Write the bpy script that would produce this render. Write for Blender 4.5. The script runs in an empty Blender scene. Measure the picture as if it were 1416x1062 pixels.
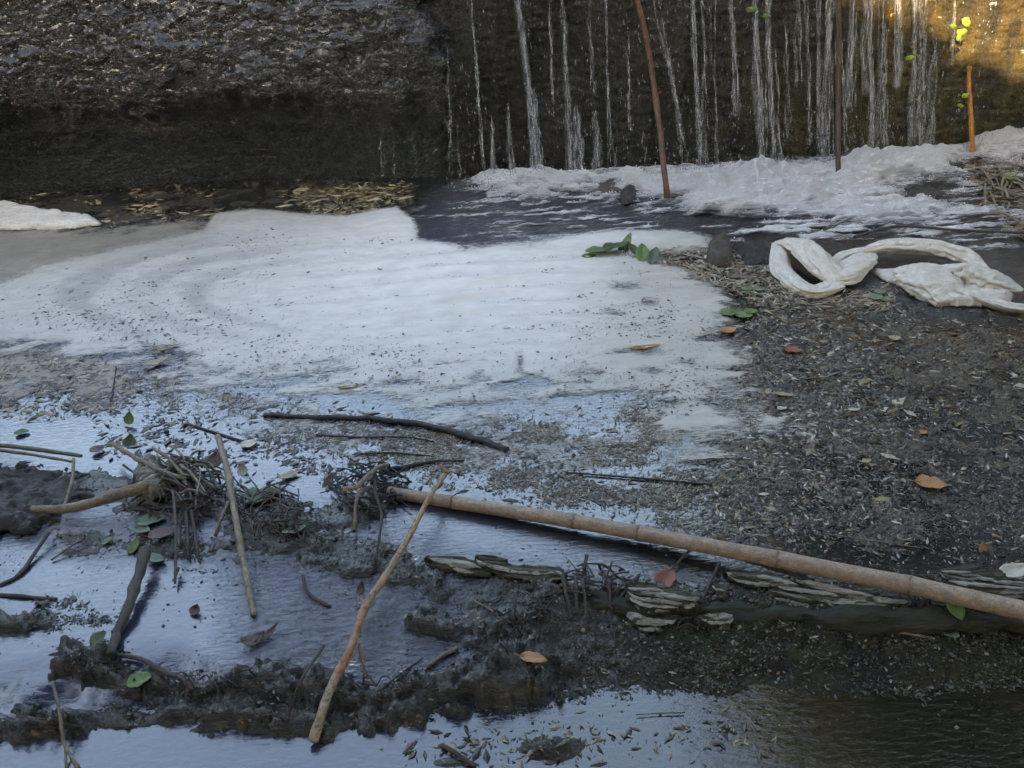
import bpy, math, random
import numpy as np
from mathutils import Matrix, Vector
rng = np.random.default_rng(7)
random.seed(7)
SC = bpy.context.scene
COL = SC.collection
# ------------------------------------------------------------------ camera
H, FPX, PITCH, ROLL = 1.2, 1111.0, math.radians(28), math.radians(4)
CF = np.array([0, math.cos(PITCH), -math.sin(PITCH)])
_R0 = np.array([1.0, 0, 0]); _U0 = np.array([0, math.sin(PITCH), math.cos(PITCH)])
CR = math.cos(ROLL)*_R0 - math.sin(ROLL)*_U0
CU = math.sin(ROLL)*_R0 + math.cos(ROLL)*_U0
cam = bpy.data.cameras.new("camera"); cam.lens = 36*FPX/1416; cam.sensor_width = 36
cam.clip_start = 0.02; cam.clip_end = 400
co = bpy.data.objects.new("camera", cam); COL.objects.link(co)
M = Matrix.Identity(4)
for i in range(3):
    M[i][0] = CR[i]; M[i][1] = CU[i]; M[i][2] = -CF[i]
M[2][3] = H
co.matrix_world = M
SC.camera = co
# ------------------------------------------------------------------ light
SUN_EL, SUN_ROT = math.radians(24), math.radians(205)
w = bpy.data.worlds.new("World"); SC.world = w; w.use_nodes = True
nt = w.node_tree; bgn = nt.nodes["Background"]
sky = nt.nodes.new("ShaderNodeTexSky"); sky.sky_type = 'NISHITA'; sky.sun_disc = False
sky.sun_elevation = SUN_EL; sky.sun_rotation = SUN_ROT; sky.air_density = 1.0; sky.dust_density = 2.5; sky.ozone_density = 1.5
nt.links.new(sky.outputs[0], bgn.inputs[0]); bgn.inputs[1].default_value = 0.15
sd = bpy.data.lights.new("sun", 'SUN'); sd.energy = 2.2; sd.angle = math.radians(0.5); sd.color = (1, .82, .6)
so = bpy.data.objects.new("sun", sd); COL.objects.link(so)
SUNV = Vector((math.sin(SUN_ROT)*math.cos(SUN_EL), math.cos(SUN_ROT)*math.cos(SUN_EL), math.sin(SUN_EL)))
so.rotation_euler = SUNV.to_track_quat('Z', 'Y').to_euler()
vs = SC.view_settings
vs.view_transform = 'Standard'; vs.look = 'None'; vs.gamma = 1; vs.use_curve_mapping = False; vs.exposure = 3.52
vs.use_white_balance = True; vs.white_balance_temperature = 8600; vs.white_balance_tint = 10
SC.cycles.max_bounces = 6; SC.cycles.transparent_max_bounces = 12
SC.cycles.caustics_reflective = False; SC.cycles.caustics_refractive = False

# ------------------------------------------------------------------ plan helpers
def P(px, py, z=0.0):
    d = CF + (px-708)/FPX*CR + (531-py)/FPX*CU
    t = (z-H)/d[2]
    return np.array([t*d[0], t*d[1], z])
def S(px, py, z=0.0):            # metres per photo pixel at that spot
    d = CF + (px-708)/FPX*CR + (531-py)/FPX*CU
    return (z-H)/d[2]/FPX
def proj(x, y, z):
    v = (x*CR[0]+y*CR[1]+(z-H)*CR[2], x*CU[0]+y*CU[1]+(z-H)*CU[2], x*CF[0]+y*CF[1]+(z-H)*CF[2])
    dd = np.maximum(v[2], 0.05)
    return 708+FPX*v[0]/dd, 531-FPX*v[1]/dd
def ss(a, b, x):
    t = np.clip((x-a)/(b-a), 0, 1); return t*t*(3-2*t)
def _h(ix, iy, s):
    n = (ix.astype(np.int64)*374761393 + iy.astype(np.int64)*668265263 + s*1442695041) & 0xffffffff
    n = ((n ^ (n >> 13))*1274126177) & 0xffffffff
    n = n ^ (n >> 16)
    return (n & 0xffffff)/float(0xffffff)
def vn(x, y, s=0):
    x = np.asarray(x, float); y = np.asarray(y, float)
    ix = np.floor(x); iy = np.floor(y); fx = x-ix; fy = y-iy
    fx = fx*fx*fx*(fx*(6*fx-15)+10); fy = fy*fy*fy*(fy*(6*fy-15)+10)
    a = _h(ix, iy, s); b = _h(ix+1, iy, s); c = _h(ix, iy+1, s); d = _h(ix+1, iy+1, s)
    return (a*(1-fx)+b*fx)*(1-fy)+(c*(1-fx)+d*fx)*fy
def fbm(x, y, s=0, o=4, g=.5):
    x = np.asarray(x, float); y = np.asarray(y, float)
    r = 0; a = 1; t = 0
    for k in range(o):
        r = r + a*vn(x*2**k+17.3*k, y*2**k-9.1*k, s+k); t += a; a *= g
    return r/t
def sdf(x, y, poly):             # positive inside
    x = np.asarray(x, float); y = np.asarray(y, float)
    d = np.full(x.shape, 1e9); ins = np.zeros(x.shape, bool); n = len(poly)
    for i in range(n):
        ax, ay = poly[i]; bx, by = poly[(i+1) % n]
        ex, ey = bx-ax, by-ay; wx, wy = x-ax, y-ay
        t = np.clip((wx*ex+wy*ey)/(ex*ex+ey*ey+1e-12), 0, 1)
        d = np.minimum(d, (wx-ex*t)**2+(wy-ey*t)**2)
        c = (ay > y) != (by > y)
        ins ^= c & (x < (bx-ax)*(y-ay)/((by-ay) if abs(by-ay) > 1e-12 else 1e-12)+ax)
    d = np.sqrt(d)
    return np.where(ins, d, -d)
def ell(X, Y, cx, cy, rx, ry, k=1.0):
    return np.exp(-(((X-cx)/rx)**2+((Y-cy)/ry)**2)*k)

# ------------------------------------------------------------------ mesh helpers
def link(o, parent=None):
    COL.objects.link(o)
    if parent is not None: o.parent = parent
    return o
def tag(o, label=None, cat=None, group=None, kind=None):
    if label: o['label'] = label
    if cat: o['category'] = cat
    if group: o['group'] = group
    if kind: o['kind'] = kind
    return o
def empty(name, loc=(0, 0, 0)):
    o = bpy.data.objects.new(name, None); o.location = loc; o.empty_display_size = .05
    return link(o)
def mesh(name, V, F, mat, parent=None, attrs=None, smooth=True, origin=None):
    V = np.asarray(V, float).reshape(-1, 3)
    if parent is not None and origin is None: origin = np.array(parent.location)
    if origin is None: origin = np.zeros(3)
    me = bpy.data.meshes.new(name)
    if isinstance(F, np.ndarray):
        k = F.shape[1]; n = F.shape[0]
        me.vertices.add(len(V)); me.vertices.foreach_set('co', (V-origin).astype(np.float32).ravel())
        me.loops.add(n*k); me.loops.foreach_set('vertex_index', F.astype(np.int32).ravel())
        me.polygons.add(n); me.polygons.foreach_set('loop_start', np.arange(0, n*k, k, dtype=np.int32))
        me.update(calc_edges=True)
    else:
        me.from_pydata([tuple(v) for v in V-origin], [], F)
    if attrs:
        for an, a in attrs.items():
            a = np.asarray(a, np.float32)
            if a.ndim == 1:
                at = me.attributes.new(an, 'FLOAT', 'POINT'); at.data.foreach_set('value', a)
            else:
                if a.shape[1] == 3: a = np.concatenate([a, np.ones((len(a), 1), np.float32)], 1)
                at = me.attributes.new(an, 'FLOAT_COLOR', 'POINT'); at.data.foreach_set('color', a.ravel())
    me.polygons.foreach_set('use_smooth', np.full(len(me.polygons), smooth))
    me.validate(); me.update()
    if mat: me.materials.append(mat)
    o = bpy.data.objects.new(name, me)
    if parent is None: o.location = origin
    return link(o, parent)
def gridf(nr, nc, keep=None):
    i = np.arange(nr*nc).reshape(nr, nc)
    q = np.stack([i[:-1, :-1], i[:-1, 1:], i[1:, 1:], i[1:, :-1]], -1).reshape(-1, 4)
    if keep is not None:
        k = keep.reshape(-1); q = q[k[q].any(1)]
    return q
def grid_obj(name, X, Y, Z, mat, attrs, keep=None, **kw):
    V = np.stack([X, Y, Z], -1).reshape(-1, 3); F = gridf(*X.shape, keep)
    if keep is not None:
        used = np.unique(F); m = -np.ones(len(V), int); m[used] = np.arange(len(used))
        F = m[F]; V = V[used]
        attrs = {k: (a.reshape(-1) if a.ndim == 2 else a.reshape(-1, a.shape[-1]))[used] for k, a in attrs.items()}
    else:
        attrs = {k: (a.reshape(-1) if a.ndim == 2 else a.reshape(-1, a.shape[-1])) for k, a in attrs.items()}
    return mesh(name, V, F, mat, attrs=attrs, **kw)
def tube_arrays(path, rad, sides=8, flat=1.0, rough=0.0, seed=0):
    """closed tapering tube along path (n,3)"""
    path = np.asarray(path, float); n = len(path); rad = np.broadcast_to(np.asarray(rad, float), (n,))
    t = np.gradient(path, axis=0); t /= np.linalg.norm(t, axis=1)[:, None]+1e-12
    up = np.array([0, 0, 1.0])
    if abs(t[:, 2]).mean() > .8: up = np.array([0, 1.0, 0])
    s = np.cross(t, up); s /= np.linalg.norm(s, axis=1)[:, None]+1e-12
    u = np.cross(s, t)
    a = np.arange(sides)/sides*2*np.pi
    r = np.random.default_rng(seed)
    rr = rad[:, None]*(1+rough*(r.random((n, sides))-.5)*2)
    V = path[:, None]+s[:, None]*(np.cos(a)*rr)[..., None]+u[:, None]*(np.sin(a)*rr*flat)[..., None]
    V = V.reshape(-1, 3); F = []
    for i in range(n-1):
        for j in range(sides):
            k = (j+1) % sides
            F.append([i*sides+j, i*sides+k, (i+1)*sides+k, (i+1)*sides+j])
    V = np.vstack([V, path[0]-t[0]*rad[0]*.3, path[-1]+t[-1]*rad[-1]*.3])
    c0, c1 = n*sides, n*sides+1
    for j in range(sides):
        k = (j+1) % sides
        F.append([c0, k, j, j]); F.append([c1, (n-1)*sides+j, (n-1)*sides+k, (n-1)*sides+k])
    return V, [f if f[2] != f[3] else f[:3] for f in F]
def smooth_path(pts, n):
    pts = np.asarray(pts, float); m = len(pts)
    if m == 2:
        t = np.linspace(0, 1, n)[:, None]; return pts[0]*(1-t)+pts[1]*t
    q = np.vstack([2*pts[0]-pts[1], pts, 2*pts[-1]-pts[-2]]); out = []
    for t in np.linspace(0, m-1-1e-6, n):
        i = int(t); f = t-i; a, b, c, d = q[i], q[i+1], q[i+2], q[i+3]
        out.append(.5*((2*b)+(-a+c)*f+(2*a-5*b+4*c-d)*f*f+(-a+3*b-3*c+d)*f**3))
    return np.array(out)

# ------------------------------------------------------------------ materials
def newmat(name):
    m = bpy.data.materials.new(name); m.use_nodes = True
    t = m.node_tree; t.nodes.clear()
    return m, t
class NB:
    def __init__(s, t): s.t = t
    def n(s, typ, ins=None, **kw):
        x = s.t.nodes.new(typ)
        for k, v in kw.items(): setattr(x, k, v)
        for k, v in (ins or {}).items():
            if isinstance(v, bpy.types.NodeSocket): s.t.links.new(v, x.inputs[k])
            else: x.inputs[k].default_value = v
        return x
    def noise(s, scale, det=4, rough=.55, vec=None, dist=0):
        i = {'Scale': scale, 'Detail': det, 'Roughness': rough, 'Distortion': dist}
        if vec: i['Vector'] = vec
        return s.n('ShaderNodeTexNoise', i).outputs[0]
    def pos(s, sc=(1, 1, 1), rot=(0, 0, 0)):
        g = s.n('ShaderNodeNewGeometry').outputs['Position']
        return s.n('ShaderNodeMapping', {'Vector': g, 'Scale': sc, 'Rotation': rot}).outputs[0]
    def m(s, op, a, b=0.0, c=0.0):
        return s.n('ShaderNodeMath', {0: a, 1: b, 2: c}, operation=op).outputs[0]
    def rng(s, v, a, b, c, d):
        return s.n('ShaderNodeMapRange', {0: v, 1: a, 2: b, 3: c, 4: d}).outputs[0]
    def mix(s, f, a, b, bt='MIX'):
        x = s.n('ShaderNodeMix', data_type='RGBA', blend_type=bt)
        for k, v in ((0, f), (6, a), (7, b)):
            if isinstance(v, bpy.types.NodeSocket): s.t.links.new(v, x.inputs[k])
            else: x.inputs[k].default_value = v if k == 0 or len(v) == 4 else (*v, 1)
        return x.outputs[2]
    def bump(s, h, st, d=.01, normal=None):
        i = {'Height': h, 'Strength': st, 'Distance': d}
        if normal: i['Normal'] = normal
        return s.n('ShaderNodeBump', i).outputs[0]
    def bsdf(s, **k):
        i = {}
        for a, v in k.items():
            i[{'col': 'Base Color', 'rough': 'Roughness', 'nor': 'Normal', 'alpha': 'Alpha', 'ior': 'IOR', 'spec': 'Specular IOR Level',
               'coat': 'Coat Weight', 'cr': 'Coat Roughness', 'trans': 'Transmission Weight', 'sss': 'Subsurface Weight', 'tint': 'Specular Tint'}[a]] = v if isinstance(v, bpy.types.NodeSocket) or not isinstance(v, tuple) else (*v, 1)
        return s.n('ShaderNodeBsdfPrincipled', i).outputs[0]
    def out(s, x): s.n('ShaderNodeOutputMaterial', {0: x})
    def attr(s, name): return s.n('ShaderNodeAttribute', attribute_name=name)

def bits_mat(name, rough=.45, vary=.35, coat=0.0):
    m, t = newmat(name); b = NB(t)
    c = b.attr('col').outputs[0]
    f = b.noise(180, 3)
    c = b.mix(b.rng(f, .3, .7, vary, 0), c, (0.01, 0.009, 0.007), 'MIX')
    b.out(b.bsdf(col=c, rough=rough, coat=coat, cr=.1, nor=b.bump(f, .3, .001)))
    return m
BITS = bits_mat("litter_bits", .3)
def ground_mat():
    m, t = newmat("wet_mud"); b = NB(t)
    c = b.attr('col').outputs[0]; wet = b.attr('wet').outputs['Fac']
    n1 = b.noise(60, 6, .7); n2 = b.noise(260, 4, .7); n3 = b.noise(14, 4, .6)
    c = b.mix(b.rng(n1, .35, .7, 0, .75), c, (.008, .008, .006))
    c = b.mix(b.m('MULTIPLY', b.rng(n2, .62, .8, 0, .5), 1.0), c, (.22, .2, .16))
    c = b.mix(b.rng(n3, .3, .7, 0, .3), c, (.02, .025, .012))
    hgt = b.m('ADD', b.m('MULTIPLY', n1, 1.0), b.m('MULTIPLY', n2, .6))
    r = b.rng(n2, .3, .7, .12, .5)
    b.out(b.bsdf(col=c, rough=r, nor=b.bump(hgt, .9, .012), spec=b.rng(wet, 0, 1, .2, .7), coat=b.m('MULTIPLY', wet, .25), cr=.3))
    return m
GROUND = ground_mat()
def water_mat():
    m, t = newmat("murky_water"); b = NB(t)
    rip = b.attr('ripple').outputs['Fac']; c = b.attr('col').outputs[0]
    v1 = b.pos((1, 2.6, 1), (0, 0, .25)); n1 = b.noise(34, 4, .6, v1, .5); n2 = b.noise(90, 3, .6, b.pos((1, 2.2, 1), (0, 0, .35)))
    n0 = b.noise(4, 2, .5, b.pos((1, 1.5, 1)))
    h = b.m('ADD', b.m('MULTIPLY', n1, b.m('ADD', rip, .03)), b.m('MULTIPLY', n2, b.m('MULTIPLY', rip, .35)))
    h = b.m('ADD', h, b.m('MULTIPLY', n0, .12))
    nor = b.bump(h, 1.0, .012)
    body = b.n('ShaderNodeMixShader', {0: b.attr('murk').outputs['Fac'], 1: b.n('ShaderNodeBsdfTransparent', {0: (.55, .5, .38, 1)}).outputs[0], 2: b.n('ShaderNodeBsdfDiffuse', {0: c}).outputs[0]}).outputs[0]
    gl = b.n('ShaderNodeBsdfGlossy', {'Color': (1, 1, 1, 1), 'Roughness': .03, 'Normal': nor}).outputs[0]
    fr = b.n('ShaderNodeFresnel', {'IOR': 1.9, 'Normal': nor}).outputs[0]
    b.out(b.n('ShaderNodeMixShader', {0: fr, 1: body, 2: gl}).outputs[0])
    return m
WATER = water_mat()
def foam_mat():
    m, t = newmat("foam_scum"); b = NB(t)
    c = b.attr('col').outputs[0]; cov = b.attr('cover').outputs['Fac']
    fine = b.noise(420, 3, .7); mid = b.noise(55, 5, .65); big = b.noise(9, 4, .6, b.pos((1, 2.2, 1)))
    str_ = b.noise(38, 5, .65, b.pos((1, 3.2, 1), (0, 0, .1)))
    a = b.m('ADD', cov, b.m('MULTIPLY', b.m('SUBTRACT', b.m('ADD', b.m('MULTIPLY', str_, .75), b.m('MULTIPLY', fine, .25)), .5), 1.5))
    a = b.m('MULTIPLY', b.rng(a, .3, .75, 0, 1), b.rng(big, .3, .7, .82, 1))
    c = b.mix(b.rng(mid, .35, .75, .25, 0), c, (.42, .4, .35))
    c = b.mix(b.rng(b.noise(700, 2, .6), .66, .74, 0, .55), c, (.2, .17, .12))
    hgt = b.m('ADD', b.m('MULTIPLY', fine, .3), b.m('MULTIPLY', mid, 1.0))
    b.out(b.bsdf(col=c, rough=.42, nor=b.bump(hgt, .55, .004), alpha=a, spec=.7))
    return m
FOAM = foam_mat()
def froth_mat():
    m, t = newmat("white_froth"); b = NB(t)
    cov = b.attr('cover').outputs['Fac']
    v = b.n('ShaderNodeTexVoronoi', {'Scale': 110.0}).outputs[0]
    mid = b.noise(60, 5, .7, None, .4); fine = b.noise(300, 3, .7)
    a = b.rng(b.m('ADD', cov, b.m('MULTIPLY', b.m('SUBTRACT', b.m('ADD', b.m('MULTIPLY', mid, .88), b.m('MULTIPLY', fine, .12)), .5), 1.8)), .2, .9, 0, .97)
    c = b.mix(b.rng(mid, .35, .65, 0, 1), (.72, .72, .72), (.93, .92, .91))
    b.out(b.bsdf(col=c, rough=.3, nor=b.bump(b.m('ADD', b.m('MULTIPLY', v, 1.1), mid), .9, .012), alpha=a, spec=.6))
    return m
FROTH = froth_mat()
def fall_mat(name, op=.5, streak=False):
    m, t = newmat(name); b = NB(t)
    n = b.noise(16, 4, .65, b.pos((3, 3, 1.1)))
    if streak: n = b.rng(b.noise(16, 4, .7, b.pos((8, 8, 1.0))), .46, .64, .3, .75)
    g = b.bsdf(col=(.66, .68, .7), rough=.12, spec=.8, nor=b.bump(n, .6, .01))
    fac = b.m('MULTIPLY', b.rng(n, .35, .65, .1, 1.0), op)
    b.out(b.n('ShaderNodeMixShader', {0: fac, 1: b.n('ShaderNodeBsdfTransparent', {0: (.95, .96, .97, 1)}).outputs[0], 2: g}).outputs[0])
    return m
FALL = fall_mat("falling_water", .42); VEIL = fall_mat("water_veil", .2, True)
def wall_mat():
    m, t = newmat("wet_rock"); b = NB(t)
    c = b.attr('col').outputs[0]; ro = b.attr('rock').outputs['Fac']
    r1 = b.pos((1, 1, 1.7), (0, .5, 0))
    n1 = b.noise(17, 5, .65, r1, .5); n2 = b.noise(90, 4, .65, r1); n3 = b.noise(50, 4, .7, b.pos((2.2, 2.2, .3)))
    vo = b.n('ShaderNodeTexVoronoi', {'Vector': b.n('ShaderNodeVectorMath', {0: b.pos((1, 1, 2.0), (0, .55, 0)), 1: b.n('ShaderNodeTexNoise', {'Scale': 9.0, 'Detail': 3.0}).outputs[1]}, operation='ADD').outputs[0], 'Scale': 24.0, 'Randomness': 1.0}, feature='F1').outputs[0]
    hr = b.m('ADD', b.m('MULTIPLY', n1, .6), b.m('ADD', b.m('MULTIPLY', n2, .3), b.m('MULTIPLY', vo, .55)))
    h = b.m('ADD', b.m('MULTIPLY', hr, ro), b.m('MULTIPLY', b.m('ADD', b.m('MULTIPLY', n3, .22), b.m('MULTIPLY', n2, .03)), b.m('SUBTRACT', 1.0, ro)))
    c = b.mix(b.rng(n2, .35, .7, .6, 0), c, (.006, .007, .005))
    c = b.mix(b.m('MULTIPLY', b.rng(vo, .25, .5, 0, .7), ro), c, (.01, .01, .009)); c = b.mix(b.m('MULTIPLY', b.rng(n1, .5, .7, 0, .5), ro), c, (.105, .10, .10))  # dark crevice shade and pale facet highlights painted into the rock colour
    b.out(b.bsdf(col=c, rough=b.rng(n2, .3, .7, .18, .4), nor=b.bump(h, 1.0, .07), spec=b.m('MULTIPLY_ADD', ro, .75, .3), coat=b.m('MULTIPLY_ADD', ro, .45, .1), cr=.15))
    return m
WALL = wall_mat()
def wood_mat(name, c1, c2, dark=(.02, .015, .01), rough=.55, axis=None, scale=1.0, amt=.8):
    m, t = newmat(name); b = NB(t)
    g = b.n('ShaderNodeTexCoord').outputs['Object']
    v = b.n('ShaderNodeMapping', {'Vector': g, 'Scale': (1, 1, 1) if axis is None else axis}).outputs[0]
    n1 = b.noise(25*scale, 5, .65, v, .4); n2 = b.noise(150*scale, 4, .7, v); n3 = b.noise(70*scale, 5, .7)
    c = b.mix(b.rng(n1, .35, .65, 0, 1), c1, c2)
    c = b.mix(b.rng(n3, .5, .72, 0, amt), c, dark)
    c = b.mix(b.rng(n2, .35, .6, .45, 0), c, dark)
    c = b.mix(b.rng(b.noise(38, 2, .5), .60, .66, 0, .7*amt), c, dark)
    b.out(b.bsdf(col=c, rough=rough, nor=b.bump(b.m('ADD', n2, b.m('ADD', n3, n1)), .8, .004), spec=.4))
    return m
BARK = wood_mat("pale_bark", (.42, .35, .26), (.24, .19, .13))
BARKO = wood_mat("peeling_orange_bark", (.45, .2, .08), (.46, .37, .27), amt=.95, scale=.45)
BARKD = wood_mat("dark_wet_bark", (.07, .055, .045), (.13, .105, .085), rough=.35)
BLACKW = wood_mat("black_wet_bark", (.025, .022, .022), (.05, .042, .04), rough=.25)
REED = wood_mat("green_grey_stem", (.16, .15, .1), (.24, .21, .15))
RUST = wood_mat("red_brown_cane", (.22, .09, .05), (.12, .06, .035), amt=.8, rough=.35); BROWNC = wood_mat("dark_brown_cane", (.11, .06, .04), (.06, .04, .03), amt=.8, rough=.3)
AMBER = wood_mat("orange_cane", (.6, .25, .05), (.4, .16, .04), amt=.3, rough=.3)
SPLINT = wood_mat("splintered_grey_wood", (.60, .56, .48), (.3, .27, .2), dark=(.05, .045, .028), amt=.75, axis=(.22, 2.0, 2.6))
BAMB = wood_mat("bamboo_skin", (.50, .38, .29), (.40, .30, .23), dark=(.1, .075, .05), rough=.35, scale=.6, amt=.6)
NODE = wood_mat("bamboo_node", (.38, .29, .21), (.22, .16, .11))
CLOTH = None
def cloth_mat():
    m, t = newmat("dirty_white_sheet"); b = NB(t)
    n = b.noise(9, 5, .65); f = b.noise(70, 4, .7); wv = b.noise(22, 3, .6, b.pos((1, 3, 1), (0, 0, .4)))
    c = b.mix(b.rng(n, .35, .7, 0, 1), (.76, .73, .66), (.55, .48, .38))
    c = b.mix(b.rng(f, .5, .7, 0, .75), c, (.2, .15, .09))
    b.out(b.bsdf(col=c, rough=.5, nor=b.bump(b.m('ADD', wv, b.m('MULTIPLY', f, .2)), .7, .012)))
    return m
CLOTH = cloth_mat()
def leaf_mat(name, c1, c2, rough=.4):
    m, t = newmat(name); b = NB(t)
    n = b.noise(45, 5, .7); s = b.noise(160, 3, .6)
    c = b.mix(b.rng(n, .35, .65, 0, 1), c1, c2); c = b.mix(b.rng(s, .6, .75, 0, .5), c, (.03, .02, .01))
    b.out(b.bsdf(col=c, rough=rough, nor=b.bump(n, .4, .004)))
    return m
LM = {'orange': leaf_mat("orange_leaf", (.5, .24, .1), (.35, .15, .06)), 'red': leaf_mat("red_leaf", (.3, .08, .04), (.2, .06, .035)),
      'brown': leaf_mat("brown_leaf", (.1, .05, .035), (.06, .035, .025)), 'tan': leaf_mat("tan_leaf", (.42, .33, .2), (.3, .22, .13)),
      'green': leaf_mat("green_leaf", (.12, .21, .05), (.08, .15, .04)), 'dgreen': leaf_mat("dark_green_leaf", (.06, .10, .035), (.06, .075, .03)),
      'lime': leaf_mat("lime_leaf", (.28, .42, .05), (.2, .32, .04)), 'grey': leaf_mat("grey_green_leaf", (.2, .26, .19), (.13, .17, .12)),
      'pale': leaf_mat("pale_leaf", (.6, .56, .48), (.45, .38, .28)), 'maroon': leaf_mat("maroon_leaf", (.13, .055, .05), (.09, .05, .04), .25)}

# ------------------------------------------------------------------ levels of the stream
ZM, ZL = -0.025, -0.06
def L1y(px):                     # row where the upper pool ends (seen on the z=0 plane)
    return np.interp(px, [-900, 0, 120, 240, 330, 450, 560, 600, 790, 870, 960, 1010, 1250, 1416, 2400],
                     [690, 690, 722, 735, 740, 742, 756, 782, 806, 815, 832, 828, 838, 832, 800])
def L2y(px):                     # row where the lower pool begins (on the z=ZL plane)
    return np.interp(px, [-900, 0, 90, 220, 330, 460, 640, 860, 1100, 1416, 2400],
                     [1035, 1028, 1010, 992, 1012, 1005, 975, 958, 952, 950, 950])
def levels(x, y):
    ax, ay = proj(x, y, 0.0); bx, by = proj(x, y, ZM); cx, cy = proj(x, y, ZL)
    wob = (fbm(x*14, y*14, 3, 3)-.5)
    d1 = ay-L1y(ax)+wob*26       # >0 nearer the camera than the first dam
    d2 = cy-L2y(cx)+wob*30
    s1 = ss(-6, 42, d1); s2 = ss(-95, 0, d2)
    right = ss(560, 760, ax)
    wz = s1*ZM+s2*(ZL-ZM)
    return ax, ay, bx, by, cx, cy, d1, d2, s1, s2, right, wz
def fan(nr, nc, y0=.3, y1=5.4, k=.95, b=.7):
    yy = y0+(y1-y0)*(np.linspace(0, 1, nr)**1.5)
    u = np.linspace(-1, 1, nc)
    Y, U = np.meshgrid(yy, u, indexing='ij')
    return U*(k*Y+b), Y
FOAMP = [(-60, 480), (-60, 385), (0, 392), (60, 368), (150, 345), (280, 318), (298, 297), (350, 291), (420, 297), (480, 299), (548, 288), (572, 308), (580, 332), (640, 344), (740, 334), (840, 320), (930, 318), (985, 330), (978, 345), (900, 352), (1000, 400), (1012, 455), (1002, 500), (1025, 545), (1040, 600), (1020, 640), (960, 640), (900, 590), (820, 562), (700, 580), (600, 578), (500, 566), (400, 548), (300, 545), (180, 505), (60, 480)]
TANP = [(-200, 340), (0, 318), (130, 318), (290, 305), (300, 330), (120, 368), (0, 398), (-200, 420)]
MATP = [(1045, 405), (1240, 420), (1420, 430), (1700, 430), (1900, 900), (1416, 812), (1180, 760), (1020, 725), (930, 700), (985, 640), (1040, 600), (1010, 520), (1015, 460)]
POOLHOLE = [(565, 262), (620, 262), (700, 282), (860, 300), (905, 322), (760, 332), (640, 343), (585, 336), (575, 305)]

def ridge(X, Y, pts, wpx, hgt, noise):   # raised band along a polyline in plan pixels
    d = np.full(X.shape, 1e9)
    X = X+(fbm(X/30, Y/14, 90, 4)-.5)*60; Y = Y+(fbm(X/26, Y/12, 91, 5)-.5)*46
    for (a, b), (c, e) in zip(pts[:-1], pts[1:]):
        ex, ey = c-a, e-b; t = np.clip(((X-a)*ex+(Y-b)*ey)/(ex*ex+ey*ey), 0, 1)
        d = np.minimum(d, np.hypot(X-a-ex*t, (Y-b-ey*t)))
    return np.exp(-(d/wpx)**2)*hgt*(.45+1.1*noise)

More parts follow.
